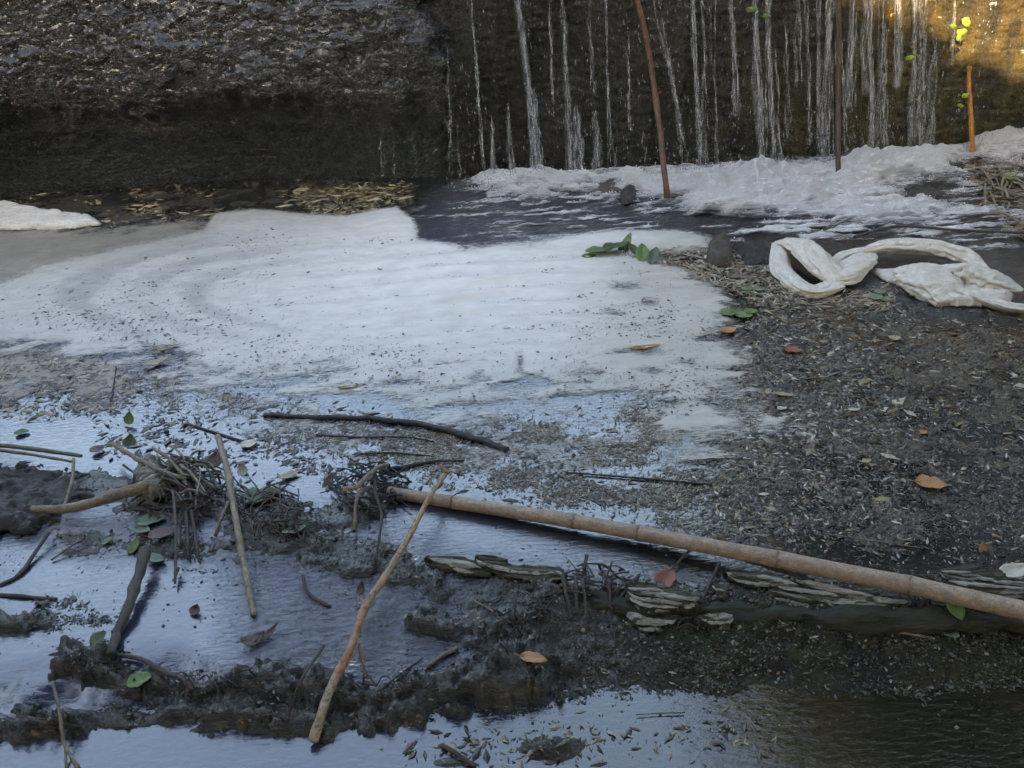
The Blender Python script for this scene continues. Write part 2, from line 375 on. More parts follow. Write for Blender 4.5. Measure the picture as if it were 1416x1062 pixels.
def terrain(x, y):
    ax, ay, bx, by, cx, cy, d1, d2, s1, s2, right, wz = levels(x, y)
    nb = fbm(x*9, y*9, 11, 5); nf = fbm(x*45, y*45, 21, 5, .62); nv = fbm(x*3, y*3, 31, 3)
    t = -.045+wz+(nb-.5)*.02
    col = np.zeros(x.shape+(3,))+np.array([.045, .042, .033])
    brown = np.array([.075, .062, .045]); moss = np.array([.022, .032, .012]); black = np.array([.016, .016, .013]); grey = np.array([.12, .11, .095])
    def mixc(c, m):
        m = np.clip(m, 0, 1)[..., None]; return col*(1-m)+np.asarray(c)*m
    # brown debris mat to the right, just breaking the surface
    mm = ss(-60, 30, sdf(ax, ay, MATP)+(nb-.5)*90)
    t = np.where(mm > 0, t*(1-mm)+mm*(.001+(nb-.46)*.018+(nf-.5)*.02), t)
    col = mixc(np.array([.15, .118, .078]), mm); col = mixc([.13, .075, .04], mm*ss(.55, .7, nv)*.5)
    # water gleams through a hole in it
    for (hx, hy, rx, ry) in ((1340, 765, 60, 22), (1290, 770, 50, 14), (1380, 600, 20, 9), (1160, 438, 60, 6), (1330, 440, 60, 7)):
        t = t-ell(ax, ay, hx, hy, rx, ry)*.05*mm
    # bank at far right with soil
    bk = ss(0, 60, sdf(ax, ay, [(1345, 205), (1600, 160), (2600, 200), (2600, 560), (1560, 430), (1420, 330), (1370, 300), (1350, 250)])+(nb-.5)*30)
    t = t*(1-bk)+bk*(.02+.05*nb+(nf-.5)*.03); col = mixc([.06, .042, .025], bk); 
    # tan scum shore and debris line at the wall's foot, left
    sh = ss(-8, 14, sdf(ax, ay, [(-400, 262), (0, 262), (120, 268), (300, 262), (430, 252), (570, 250), (560, 275), (470, 300), (390, 292), (310, 292), (280, 315), (120, 322), (0, 330), (-400, 340)])+(nb-.5)*40)
    t = t*(1-sh)+sh*(.001+(nb-.48)*.05); col = mixc([.055, .045, .03], sh)
    # first dam
    g = ridge(ax, ay, [(-500, 690), (0, 680), (60, 684), (130, 678)], 34, .085, nb); t = np.maximum(t, wz-.045+g+(nf-.5)*.03); col = mixc([.05, .052, .038], g*20)
    g = ridge(ax, ay, [(130, 680), (200, 690), (250, 700), (330, 712), (450, 722), (520, 700)], 26, .085, nb); t = np.maximum(t, wz-.045+g+(nf-.5)*.02); col = mixc(black*2.6, g*20)
    g = ridge(bx, by, [(90, 748), (250, 762), (420, 760), (560, 785), (600, 810)], 24, .055, nb); t = np.maximum(t, wz-.045+g+(nf-.5)*.022); col = mixc([.035, .04, .03], g*25)
    em = t-wz; t = np.where(em > 0, wz+em*.22+(nf-.5)*.006*ss(0, .01, em), t)
    # the dam behind the bamboo: wood under water, wide and flat on the right
    ds = ss(760, 900, ax)*ss(-55, -12, d1)*(1-ss(-5, 10, d1)); t = t*(1-ds)+ds*(.004+(nb-.5)*.02); col = mixc([.05, .048, .038], ds)
    # mossy slope from the dam to the lower pool on the right
    sl = ss(-8, 6, d1)*right; f = np.clip(ss(0, 1, d1/np.maximum(120, 1)), 0, 1)
    zsl = .004-.022*ss(0, 12, d1)+f*(ZL-.01)+(nb-.5)*.03+(nf-.5)*.02
    zsl = np.maximum(zsl, wz+(.002+.02*nb+(nf-.5)*.02)*ss(12, -40, d2)-.03*ss(0, 25, d2))
    t = t*(1-sl)+sl*zsl; col = mixc(black*1.3, sl); col = mixc(moss*1.6, sl*ss(820, 1000, ax)*ss(.35, .6, nb)); col = mixc([.07, .075, .02], sl*ss(1000, 1120, ax)*ss(.5, .62, nf)*ss(70, 0, d1)*.9); col = mixc([.05, .035, .02], sl*ss(.55, .7, fbm(x*14, y*14, 38, 3))*.7)
    t = t+sl*(fbm(x*110, y*110, 37, 3)-.5)*.008
    # wet spill area in the middle
    sp = ell(bx, by, 760, 860, 150, 70)*right
    t = t-sp*.012
    # ridges across the left shelf
    for pts, wd, hh, cc in (([(-300, 870), (0, 862), (80, 860), (170, 862)], 16, .06, [.045, .045, .032]),
                            ([(-300, 700), (0, 690), (100, 720)], 20, .02, [.03, .03, .02]),
                            ([(70, 835), (110, 838), (170, 850)], 20, .05, [.05, .055, .045]),
                            ([(90, 905), (150, 930), (240, 945), (330, 945), (450, 950), (640, 940), (760, 925)], 27, .085, [.045, .046, .034]),
                            ([(600, 870), (680, 880), (760, 900)], 26, .055, [.03, .032, .026]),
                            ([(-300, 1000), (0, 990), (100, 985), (230, 975), (330, 975), (470, 985), (620, 955)], 24, .075, [.038, .04, .028])):
        g = ridge(bx, by, pts, wd, hh, nb); t = np.maximum(t, wz-.045+g+(nf-.5)*.02); col = mixc(cc, g*25)
    for (hx, hy, rx, ry, hh) in ((470, 800, 90, 26, .018), (420, 870, 110, 22, .015), (560, 850, 80, 30, .02), (700, 840, 90, 40, .028), (250, 810, 60, 20, .016)):
        t = t+ell(bx, by, hx, hy, rx, ry)*hh*(1-s2)
    # the bed shows lower down on the right as brown silt
    lo = s2*(1-sl); col = mixc([.035, .026, .015], lo*ss(700, 1000, cx))
    for (hx, hy, rx, ry, hh) in ((760, 1035, 60, 22, .05), (620, 1055, 60, 16, .045), (1010, 1010, 40, 14, .025)):
        t = t+ell(cx, cy, hx, hy, rx, ry)*hh*s2
    # banks outside the picture
    out = ss(.76, 1.05, np.abs(x)/(.95*y+.7)+.05*(nb-.5))*ss(.2, 2, y); t = t+out*.35*(.6+nb); col = mixc([.05, .042, .028], out)
    # deep hole below the falls
    fallz = ss(3.6, 4.2, y)*ss(-.6, -.3, x)
    t = t-fallz*.12*(1-bk)
    return t, col, wz, (ax, ay, bx, by, cx, cy, d1, d2, s1, s2, right, nb, nf, sl*ss(800, 950, ax))
X, Y = fan(520, 640)
T, C, WZ, aux = terrain(X, Y)
ground = grid_obj("ground", X, Y, T, GROUND, {'col': C, 'wet': 1-aux[-1]}, origin=np.zeros(3)); tag(ground, kind='structure')
# water sheet
X2, Y2 = fan(330, 340)
lv = levels(X2, Y2); wz = lv[-1]; ax, ay, bx, by, cx, cy = lv[:6]
spill = lv[8]*(1-lv[9])
rip = .06+.95*spill*ss(250, 420, bx)*ss(1000, 850, bx)+.3*np.exp(-(lv[6]/40)**2)+.8*ell(ax, ay, 740, 300, 190, 40)+.9*ss(340, 260, ay)*ss(560, 640, ax)
wz = wz+(fbm(X2*20, Y2*36, 5, 3)-.5)*.006*np.clip(rip, 0, 1)
milky_sky = ss(1000, 300, ax)
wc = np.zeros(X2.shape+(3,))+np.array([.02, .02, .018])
wc = wc*(1-milky_sky[..., None])+milky_sky[..., None]*np.array([.04, .048, .085])  # milky body with the blue of the sky reflection painted in
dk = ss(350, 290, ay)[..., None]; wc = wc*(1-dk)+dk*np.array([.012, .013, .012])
lowr = lv[9]*ss(600, 900, cx)
rip = rip*(1-.8*lowr)+.02*lowr; rip = np.maximum(rip, .9*ss(1150, 1230, ax)*ss(470, 420, ay)); murk = np.clip(.9-.15*lowr, 0, 1)
wc = wc*(1-lowr[..., None])+lowr[..., None]*np.array([.02, .02, .012])
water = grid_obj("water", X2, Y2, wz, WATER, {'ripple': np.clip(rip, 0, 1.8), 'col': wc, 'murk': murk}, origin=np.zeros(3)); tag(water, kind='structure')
_fl = {}
def ground_z(px, py, z0=0.0):
    p = P(px, py, z0); X_, Y_ = np.array([[p[0]]]), np.array([[p[1]]])
    t, c, wz_, _ = terrain(X_, Y_); return float(max(t[0, 0], wz_[0, 0]))
def G(px, py, dz=0.0):          # point of the visible surface under a spot, dz above it
    z = 0.0
    for _ in range(4): z = .4*z+.6*ground_z(px, py, z)
    return P(px, py, z)+np.array([0, 0, dz])

# ------------------------------------------------------------------ foam raft
xs = np.linspace(-3.6, 1.6, 620); ys = np.linspace(1.75, 4.75, 430)
XF, YF = np.meshgrid(xs, ys)
fx, fy = proj(XF, YF, 0.0)
sd_ = sdf(fx, fy, FOAMP)
nb = fbm(XF*5, YF*7, 41, 4)
fray = np.interp(fy, [300, 380, 440, 500, 560], [7, 16, 34, 60, 80])*np.interp(fx, [0, 300, 900, 1040], [.8, 1, 1.1, 1.0])
fil = fbm(XF*9+3*nb, YF*16, 48, 5)
cover = .5+sd_/fray*.6+(nb-.5)*.7*np.clip(fray/30, .2, 1.2)+(fil-.5)*1.1*np.clip(fray/50, .1, 1.2)+.12*ss(470, 560, fy)
cover = np.minimum(cover, 1.25)
# the raft thins towards the near side
thin = ss(430, 600, fy)*ss(1100, 700, fx); cover = cover-thin*.45*(nb+.3)
for (hx, hy, rx, ry) in ((865, 398, 40, 14), (900, 420, 22, 8), (850, 435, 30, 7), (895, 488, 48, 10), (975, 470, 20, 5), (742, 530, 22, 10), (720, 500, 6, 14), (480, 555, 30, 6), (240, 490, 30, 8), (905, 515, 26, 6), (330, 545, 30, 8), (1000, 560, 30, 14)):
    cover = cover-ell(fx, fy, hx, hy, rx, ry)*.75
hgt = .003+.007*ss(.3, 1.1, cover)
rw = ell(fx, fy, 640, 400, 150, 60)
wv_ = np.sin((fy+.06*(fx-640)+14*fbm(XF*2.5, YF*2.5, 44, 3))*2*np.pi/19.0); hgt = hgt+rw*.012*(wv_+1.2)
hgt = hgt+(fbm(XF*30, YF*30, 42, 4)-.5)*.004+(fbm(XF*6, YF*9, 43, 3)-.5)*.008
hgt = hgt+.02*ell(fx, fy, 545, 305, 40, 14)+.014*ell(fx, fy, 900, 332, 80, 10)+.012*ell(fx, fy, 340, 300, 60, 10)
white = np.array([.81, .755, .675]); gy = np.array([.45, .43, .395]); tan = np.array([.47, .43, .36])
fc = np.zeros(XF.shape+(3,))+white
def lay(c, m):
    global fc
    m = np.clip(m, 0, 1)[..., None]; fc = fc*(1-m)+np.asarray(c)*m
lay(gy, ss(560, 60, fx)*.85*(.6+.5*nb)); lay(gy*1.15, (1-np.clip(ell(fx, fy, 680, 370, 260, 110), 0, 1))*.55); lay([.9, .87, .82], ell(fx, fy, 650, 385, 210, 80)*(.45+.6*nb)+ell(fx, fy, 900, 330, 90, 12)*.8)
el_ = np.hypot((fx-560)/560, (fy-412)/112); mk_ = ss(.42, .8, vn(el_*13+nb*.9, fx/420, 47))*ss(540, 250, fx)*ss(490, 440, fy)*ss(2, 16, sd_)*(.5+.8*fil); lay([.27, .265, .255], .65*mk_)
lay(tan, ss(760, 900, fx+.3*(fy-430))*.75*(.55+.6*nb)); lay([.5, .45, .36], ell(fx, fy, 940, 430, 70, 80)*.6*nb)
lay([.40, .39, .38], thin*.55); lay([.5, .5, .49], rw*.3*ss(-.1, -1, wv_)*(.3+.9*nb))  # ripple troughs: shade painted into the foam colour so the waves read
lay(tan*.8, ss(-25, 0, sd_)*ss(30, 4, sd_)*ss(620, 300, fx)*.8*ss(400, 340, fy))
hgt = np.maximum(hgt, .0022)
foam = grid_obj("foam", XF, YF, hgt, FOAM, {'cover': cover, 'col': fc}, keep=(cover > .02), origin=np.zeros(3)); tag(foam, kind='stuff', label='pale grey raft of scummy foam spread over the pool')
# tan scum along the left shore
st = np.maximum(ss(-14, 14, sdf(fx, fy, TANP)+(nb-.5)*26)*1.1, ss(-18, 20, sdf(fx, fy, [(-60, 478), (110, 478), (180, 505), (195, 540), (120, 560), (90, 540), (-60, 540)])+(fil-.5)*60)*.95)
tc = np.zeros(XF.shape+(3,))+np.array([.25, .215, .16])*(.7+.6*nb[..., None])
scum = grid_obj("scum", XF, YF, .002+(fbm(XF*30, YF*30, 52, 4)-.5)*.004, FOAM, {'cover': st, 'col': tc}, keep=st > .02, origin=np.zeros(3)); tag(scum, kind='stuff', label='flat tan scum film beside the foam raft')

MP_ = [(150, 486), (300, 520), (450, 560), (600, 585), (800, 565), (1000, 555), (1050, 640), (1000, 745), (860, 725), (560, 650), (500, 640), (380, 610), (250, 570), (180, 540)]
cf = ss(-30, 30, sdf(fx, fy, MP_))*.62+(fil-.5)*1.0+(fbm(XF*22, YF*36, 49, 3)-.5)*.5-.16
cfc = np.zeros(XF.shape+(3,))+np.array([.23, .21, .18])*(.6+.8*nb[..., None])
chaff = grid_obj("chaff", XF, YF, .0012+XF*0, FOAM, {'cover': cf*ss(-30, 5, sdf(fx, fy, MP_)), 'col': cfc}, keep=(cf > .02) & (sdf(fx, fy, MP_) > -30), origin=np.zeros(3)); tag(chaff, kind='stuff', label='grey brown film of chaff between the foam and the dam')

# ------------------------------------------------------------------ froth below the falls
xs = np.linspace(-1.0, 4.3, 640); ys = np.linspace(2.9, 4.98, 330)
XF, YF = np.meshgrid(xs, ys); fx, fy = proj(XF, YF, 0.0)
nb = fbm(XF*7, YF*9, 61, 5); nn = fbm(XF*16, YF*22, 62, 4)
topy = np.interp(fx, [560, 640, 700, 850, 960, 1080, 1250, 1416], [240, 236, 234, 234, 238, 236, 220, 193])
m1 = ss(610, 690, fx)*ss(-14, 6, fy-topy+8)*ss(70, 0, fy-topy-np.interp(fx, [600, 700, 860, 940, 1100, 1200, 1416], [2, 8, 18, 38, 58, 75, 92]))
cover = m1*(.02+1.0*nb)*np.interp(fx, [600, 900, 1000, 1416], [.85, .8, 1.0, .95])
big = ss(910, 960, fx)*m1
cover = cover+.35*ss(26, 4, fy-topy)*m1+.5*ell(fx, fy, 1030, 275, 110, 26)+.4*ell(fx, fy, 1250, 245, 70, 14)+.45*ell(fx, fy, 1170, 275, 60, 20)+.25*ell(fx, fy, 730, 262, 70, 12)+.2*ell(fx, fy, 1300, 300, 80, 16)
st = fbm(XF*5, YF*30, 63, 4)
cover = cover+.8*ss(.5, .6, st)*np.clip(ell(fx, fy, 760, 300, 200, 34)+ell(fx, fy, 1100, 320, 260, 18), 0, 1)
cover = cover-ell(fx, fy, 990, 308, 90, 9)*.9-ell(fx, fy, 1275, 270, 30, 8)*.8-ell(fx, fy, 1200, 330, 60, 7)*.5
cover = cover+.75*ss(.48, .6, fbm(XF*7, YF*34, 64, 4))*(ell(fx, fy, 1330, 335, 90, 16)+.7*ell(fx, fy, 1200, 318, 160, 14))
mound = 0
r2 = np.random.default_rng(5)
for k in range(120):
    cxk = r2.uniform(640, 1420); ty = float(np.interp(cxk, [640, 850, 960, 1250, 1416], [250, 248, 255, 236, 210]))
    cyk = ty+abs(r2.normal(0, 1))*(10 if cxk < 900 else 22); a = r2.uniform(.4, 1)*(.028 if cxk < 900 else .055)*(1 if cyk < ty+30 else .5)
    rx_ = r2.uniform(14, 42); ry_ = rx_*.33
    q = 1-((fx-cxk)/rx_)**2-((fy-cyk)/ry_)**2
    mound = np.maximum(mound, a*1.7*np.sqrt(np.clip(q, 0, 1)))
mound = mound*.55
cover = cover-.04-.5*ss(.5, .7, fbm(XF*6, YF*20, 65, 4))*ss(6, 40, fy-topy)
for (mx_, my_, mr, mh) in ((980, 268, 55, .07), (1045, 262, 70, .085), (1100, 272, 60, .07), (1195, 246, 60, .085), (1240, 236, 55, .075), (1165, 262, 50, .06), (1290, 228, 45, .055), (1395, 206, 60, .06), (865, 258, 48, .045), (745, 258, 60, .045), (800, 256, 40, .035), (690, 252, 40, .03), (1010, 285, 70, .045), (1220, 285, 90, .03), (920, 262, 40, .045)):
    q = 1-((fx-mx_)/mr)**2-((fy-my_)/(mr*.36))**2; mound = np.maximum(mound, mh*1.25*np.clip(q, 0, 1)**.6); cover = cover+.6*np.clip(q, 0, 1)
hgt = .004+np.clip(cover, 0, 1)*(mound*(.55+.9*nn)+.02*nn)+(nn-.5)*.008
froth = grid_obj("froth", XF, YF, hgt, FROTH, {'cover': np.clip(cover, 0, 1.4)*.95}, keep=cover > .12, origin=np.zeros(3)); tag(froth, kind='stuff', label='white churning froth along the foot of the falls')

# ------------------------------------------------------------------ back wall: rock outcrop and weir
WX = np.linspace(-5.2, 5.2, 640); WZs = np.linspace(-.25, 1.42, 230)
XW, ZW = np.meshgrid(WX, WZs)
rockm = ss(-.22, -.36, XW+.22*(fbm(ZW*7, XW*0, 71, 4)-.5)+.08*(ZW-.5))
lip = .50-.12*ss(-1.4, -.4, XW)+.10*(fbm(XW*2.5, XW*0+3, 72, 4)-.5)
up = ss(lip-.15, lip+.13, ZW+.09*(fbm(XW*9, ZW*9, 70, 4)-.5))
n1 = fbm(XW*7+ZW*5, ZW*13-XW*3, 73, 5, .55); n2 = fbm(XW*24+ZW*10, ZW*40, 74, 4); nbig = fbm(XW*1.6, ZW*2, 75, 3)
yl = 5.42+.0*XW-.20*up-(nbig-.5)*.22*up-(n1-.5)*.06*(.25+up)-(n2-.5)*.03*(.4+up)+.22*np.clip(ZW-.8, 0, 1)
yr = 4.98-(fbm(XW*9, ZW*1.5, 76, 4)-.5)*.10-(n2-.5)*.02+.05*ZW-(fbm(XW*2.5, ZW*.7, 77, 2)-.5)*.12
yl = yl-.30*ss(-1.8, -.3, XW)
YWl = yl*rockm+yr*(1-rockm)
cw = np.zeros(XW.shape+(3,)); wg = (ss(.9, 2.0, XW)*ss(.4, .6, fbm(XW*4, ZW*2, 80, 4)))[..., None]
c_rock = np.array([.052, .05, .047]); c_low = np.array([.026, .052, .036]); c_moss = np.array([.022, .034, .012]); c_weir = np.array([.02, .019, .014]); c_or = np.array([.07, .042, .007]); c_yg = np.array([.07, .075, .015])
a = rockm[..., None]; u3 = up[..., None]
cw = a*(u3*c_rock+(1-u3)*c_low)+(1-a)*(c_weir*(1-wg)+wg*np.array([.05, .042, .016]))
mo = (ss(-1.9, -3.0, XW)*ss(1.0, .6, ZW)*ss(.35, .6, nbig+.3*n1)*rockm)[..., None]; cw = cw*(1-mo)+mo*c_moss
brn = (ss(.5, .7, fbm(XW*3, ZW*4, 78, 4))*rockm*up*.6)[..., None]; cw = cw*(1-brn)+brn*np.array([.075, .055, .035])
yg = (np.exp(-((XW-2.58)/.17)**2)*ss(.95, .6, ZW)*ss(.35, .55, n1))[..., None]; cw = cw*(1-yg)+yg*c_yg
og = (ss(1.5, 2.7, XW+.35*(ZW-.4)+.5*(nbig-.5))*ss(.2, .7, n1*.6+nbig*.5))[..., None]; cw = cw*(1-og*.85)+og*.85*c_or*(.35+1.3*ss(.3, .7, fbm(XW*14, ZW*9, 85, 5)))[..., None]
yt = (ss(1.6, 2.3, XW)*ss(.6, .3, ZW)*ss(.45, .6, n1)*.5)[..., None]; cw = cw*(1-yt)+yt*c_yg*.7
wall = empty("weir_wall"); tag(wall, 'dark wet rock and weir wall standing behind the foaming pool', 'wall')
def wallpart(name, sel):
    return grid_obj(name, XW, YWl, ZW, WALL, {'col': cw, 'rock': rockm}, keep=sel, origin=np.zeros(3))
a1 = wallpart("rock_face", rockm > .5); a1.parent = wall
a2 = wallpart("weir_face", rockm <= .5); a2.parent = wall
# crest behind: a solid body with water running over it
V = [(-9, 5.9, -.4), (9, 5.9, -.4), (9, 7.4, -.4), (-9, 7.4, -.4), (-9, 5.9, 1.30), (9, 5.9, 1.30), (9, 7.4, 1.30), (-9, 7.4, 1.30)]
me = mesh("wall_core", V, [(0, 1, 5, 4), (1, 2, 6, 5), (2, 3, 7, 6), (3, 0, 4, 7), (4, 5, 6, 7)], WALL, parent=wall, smooth=False, attrs={'col': [(.05, .046, .034)]*8, 'rock': [.5]*8})
xs = np.linspace(-5.2, 5.2, 200); ys = np.linspace(0, 1, 14)
XC, TC = np.meshgrid(xs, ys)
topY = np.interp(XC, WX, YWl[-1]); YC = topY+(5.95-topY)*TC; ZC = 1.42-.1*TC**2+(fbm(XC*6, YC*6, 79, 4)-.5)*.05*TC*(1-TC)*4
cap = grid_obj("crest", XC, YC, ZC, WALL, {'col': np.zeros(XC.shape+(3,))+.045, 'rock': XC*0+.6}, origin=np.zeros(3)); cap.parent = wall
# upstream pool behind the crest and wide ground
xs = np.linspace(-60, 60, 150); ys = np.linspace(-40, 80, 150); XO, YO = np.meshgrid(xs, ys)
zo = -.7+ss(3.6, 7.5, np.abs(XO-.2))*ss(6.5, 4.5, YO)*1.9+ss(5.6, 8.5, YO)*(1.6+ss(4, 10, np.abs(XO))*.9)+(fbm(XO*.3, YO*.3, 81, 4)-.5)*.5
zo = np.where((YO > 5.4) & (np.abs(XO) < 4), np.minimum(zo, 1.1), zo)
outer = grid_obj("terrain", XO, YO, zo, GROUND, {'col': np.zeros(XO.shape+(3,))+np.array([.05, .05, .03]), 'wet': XO*0}, origin=np.zeros(3)); tag(outer, kind='structure')

# ------------------------------------------------------------------ unseen crowns added to block sun and sky; some show in reflection
def lit_corridor(p):
    """sun gap cut through the added leaves so light reaches the far end of the weir"""
    s = np.array(SUNV); tt = (4.95-p[:, 1])/(-s[1]); tt = -tt
    q = p+(-s)*((4.95-p[:, 1])/(-s[1]))[:, None]
    e = .25*np.sin(p[:, 0]*7)+.2*np.sin(p[:, 2]*9+p[:, 0]*3)
    x0 = 2.75-2.2*np.clip(q[:, 2]-.45, -.3, .7)
    return (q[:, 0] > x0+e*.5) & (q[:, 0] < 4.6) & (q[:, 2] > .15+e*.4) & (q[:, 2] < 1.7)
def leafcloud(n, lo, hi, size, r):
    nb_ = max(6, n//160); cen = r.uniform(lo, hi, (nb_, 3))
    p = cen[r.integers(0, nb_, n)]+r.normal(0, .38, (n, 3))
    return p, r.uniform(size*.6, size*1.3, n)
r2 = np.random.default_rng(3); ps = []; zs = []
for n, lo, hi, s in ((9000, (-7, -6, .2), (7, -2.2, 6.5), .34), (7000, (-5, -2.5, 3.6), (5, 2.2, 5.6), .32), (4500, (-8, -2, .8), (-5.2, 6, 4.6), .34), (4500, (4.6, -2, .8), (8, 8, 6), .34), (6000, (2.8, 7.6, 1.6), (9, 11, 8.5), .34), (5000, (2.4, 4.4, 3.4), (6.5, 7.6, 8.5), .34), (9000, (-5.5, -4.0, 1.6), (1.2, -2.0, 4.2), .3), (14000, (-10.5, -6.5, 1.0), (-2.5, -2.5, 5.8), .42), (24000, (-8.5, -7, 1.0), (1.8, -4.5, 6.8), .42), (6000, (-4.5, -3.5, 4.2), (4.5, 2.6, 5.8), .36)):
    p, z = leafcloud(n, lo, hi, s, np.random.default_rng(len(ps)+20)); ps.append(p); zs.append(z)
p = np.vstack(ps); z = np.concatenate(zs)
k = ~lit_corridor(p) & (np.linalg.norm(p-np.array([0, 0, 1.2]), axis=1) > 1.8)
p = p[k]; z = z[k]; n = len(p)
d = r2.normal(size=(n, 3)); d /= np.linalg.norm(d, axis=1)[:, None]; e = np.cross(d, r2.normal(size=(n, 3))); e /= np.linalg.norm(e, axis=1)[:, None]
V = np.stack([p-d*z[:, None]*.5, p+e*z[:, None]*.3, p+d*z[:, None]*.5, p-e*z[:, None]*.3], 1).reshape(-1, 3)
F = np.arange(n*4).reshape(-1, 4)
tl = leaf_mat("shade_leaves", (.035, .04, .02), (.022, .028, .014), .5)
shade_crowns = mesh("wood", V, F, tl, smooth=False, origin=np.zeros(3)); tag(shade_crowns, kind='stuff', label='unseen tree crowns added to shade the stream, some mirrored in it')
tv = []; tf = []
for tx, ty, th in ((-5.8, -3, 5), (-2.5, -4.5, 6), (2.8, -4.2, 6), (5.9, 1.2, 5), (-6.3, 3, 4.5), (4.8, 9, 6), (7, 8.5, 6)):
    pth = smooth_path([(tx, ty, -.6), (tx+.15, ty, th*.4), (tx-.2, ty+.2, th)], 12)
    v, f = tube_arrays(pth, np.linspace(.2, .06, 12), 10, rough=.1); o_ = sum(len(a) for a in tv); tv.append(v); tf += [[i+o_ for i in q] for q in f]
trunks = mesh("trunk_mass", np.vstack(tv), tf, BARKD, origin=np.zeros(3)); tag(trunks, kind='stuff', label='unseen tree trunks added under the shading crowns')

# ------------------------------------------------------------------ falling water
falls = empty("falling_water", (0, 4.8, 0)); falls['kind'] = 'structure'
def wall_hit(px, py):            # point just in front of the wall seen at a pixel
    d = CF + (px-708)/FPX*CR + (531-py)/FPX*CU
    yw = 4.84
    t = yw/d[1]; q = np.array([0, 0, H])+t*d; return q
def strand(x0, y0, x1, y1, wpx, dens, seed):
    r = np.random.default_rng(seed); a = wall_hit(x0, y0); c = wall_hit(x1, y1)
    if y0 <= 2: a = a+(a-c)*((1.33-a[2])/max(.01, a[2]-c[2]))
    c[2] = max(c[2], .01)
    off = r.uniform(.0, .06); W = wpx*.0042
    Vs = []; Fs = []
    for k in range(max(2, int(dens*1.7))):
        L = np.linalg.norm(a-c); n = max(10, int(L/.022)); tt = np.linspace(0, 1, n)
        t0 = 0 if r.random() < .2 else r.uniform(0, .75); t1 = 1 if r.random() < .5 else r.uniform(t0+.08, min(1, t0+.45))
        tt = t0+(t1-t0)*tt
        pth = a[None]*(1-tt[:, None])+c[None]*tt[:, None]
        ph = r.uniform(0, 50)
        spread = (.25+.75*tt**1.5)
        pth[:, 0] += r.uniform(-.5, .5)*W*spread+(fbm(tt*9+ph, tt*0, seed+k, 3)-.5)*.02
        pth[:, 1] += -off-r.uniform(0, .05)*tt+(fbm(tt*7+ph, tt*0+5, seed+k, 3)-.5)*.02
        kn = fbm(tt*L*16+ph, tt*0, seed+k+9, 3)
        rad = r.uniform(.0008, .0026)*np.clip((kn-.33)*3.6, .12, 1.5)*np.clip(np.minimum(tt-t0, t1-tt)*14, .08, 1)
        v, f = tube_arrays(pth, rad, 5, .7, .2, seed+k); o_ = sum(len(q) for q in Vs); Vs.append(v); Fs += [[i+o_ for i in q] for q in f]
    mesh("water_strand", np.vstack(Vs), Fs, FALL, parent=falls)
    n = 26; tt = np.linspace(0, 1, n); pth = a[None]*(1-tt[:, None])+c[None]*tt[:, None]; pth[:, 1] -= .01
    pth[:, 0] += (fbm(tt*5, tt*0, seed, 3)-.5)*.03
    for q_ in range(1+int(wpx > 6)+int(wpx > 11)):
        pv = pth.copy(); pv[:, 0] += (r.uniform(-.5, .5)*W*.8)*(.3+.7*tt)+(fbm(tt*6+q_*9, tt*0, seed+q_, 3)-.5)*.03
        v, f = tube_arrays(pv, (.35+.65*tt)*(W*.22+.0045)*(.3+1.4*fbm(tt*6+q_*5, tt*0, seed+3, 3))*np.clip(tt*5+(.12 if y0 > 2 else 1), 0, 1), 8, .3, .1, seed)
        mesh("water_veil", v, f, VEIL, parent=falls)
ST = [(527, 182, 530, 243, 2, 2), (545, 190, 546, 240, 2, 1), (571, 178, 574, 242, 2, 2), (633, 165, 638, 243, 4, 2), (652, 0, 670, 238, 5, 4), (680, 158, 682, 240, 8, 5), (702, 140, 708, 245, 8, 5),
      (718, 0, 742, 245, 12, 8), (738, 120, 745, 248, 24, 12), (776, 0, 790, 246, 8, 7), (796, 145, 800, 248, 24, 14), (822, 150, 826, 232, 12, 5), (838, 0, 842, 225, 6, 4), (850, 180, 852, 238, 4, 2), (888, 175, 888, 245, 4, 2),
      (906, 0, 948, 258, 5, 6), (921, 60, 935, 150, 3, 2), (956, 0, 966, 250, 9, 8), (970, 0, 976, 252, 6, 5), (987, 0, 988, 240, 4, 4), (1010, 0, 1020, 160, 8, 6), (1040, 0, 1052, 250, 12, 9), (1058, 0, 1062, 250, 10, 8), (1085, 20, 1088, 190, 4, 3), (1100, 0, 1100, 120, 4, 2),
      (1130, 0, 1130, 240, 9, 8), (1140, 0, 1138, 235, 7, 7), (1152, 0, 1152, 100, 8, 4), (1175, 0, 1172, 150, 12, 6), (1192, 0, 1196, 130, 8, 5), (1203, 0, 1200, 222, 10, 8), (1216, 0, 1214, 218, 6, 5), (1240, 0, 1238, 120, 14, 8), (1262, 0, 1258, 222, 8, 7), (1276, 0, 1270, 214, 8, 9), (1290, 40, 1282, 210, 8, 8), (1318, 0, 1316, 90, 6, 2), (620, 60, 624, 240, 5, 2), (758, 0, 764, 140, 4, 3), (815, 0, 818, 130, 5, 3), (868, 40, 870, 180, 4, 2), (1070, 60, 1076, 240, 4, 3), (1115, 0, 1116, 200, 5, 3), (1225, 30, 1222, 200, 5, 4), (1160, 30, 1165, 240, 6, 3)]
for i, a_ in enumerate(ST): strand(*a_, seed=100+i*31)
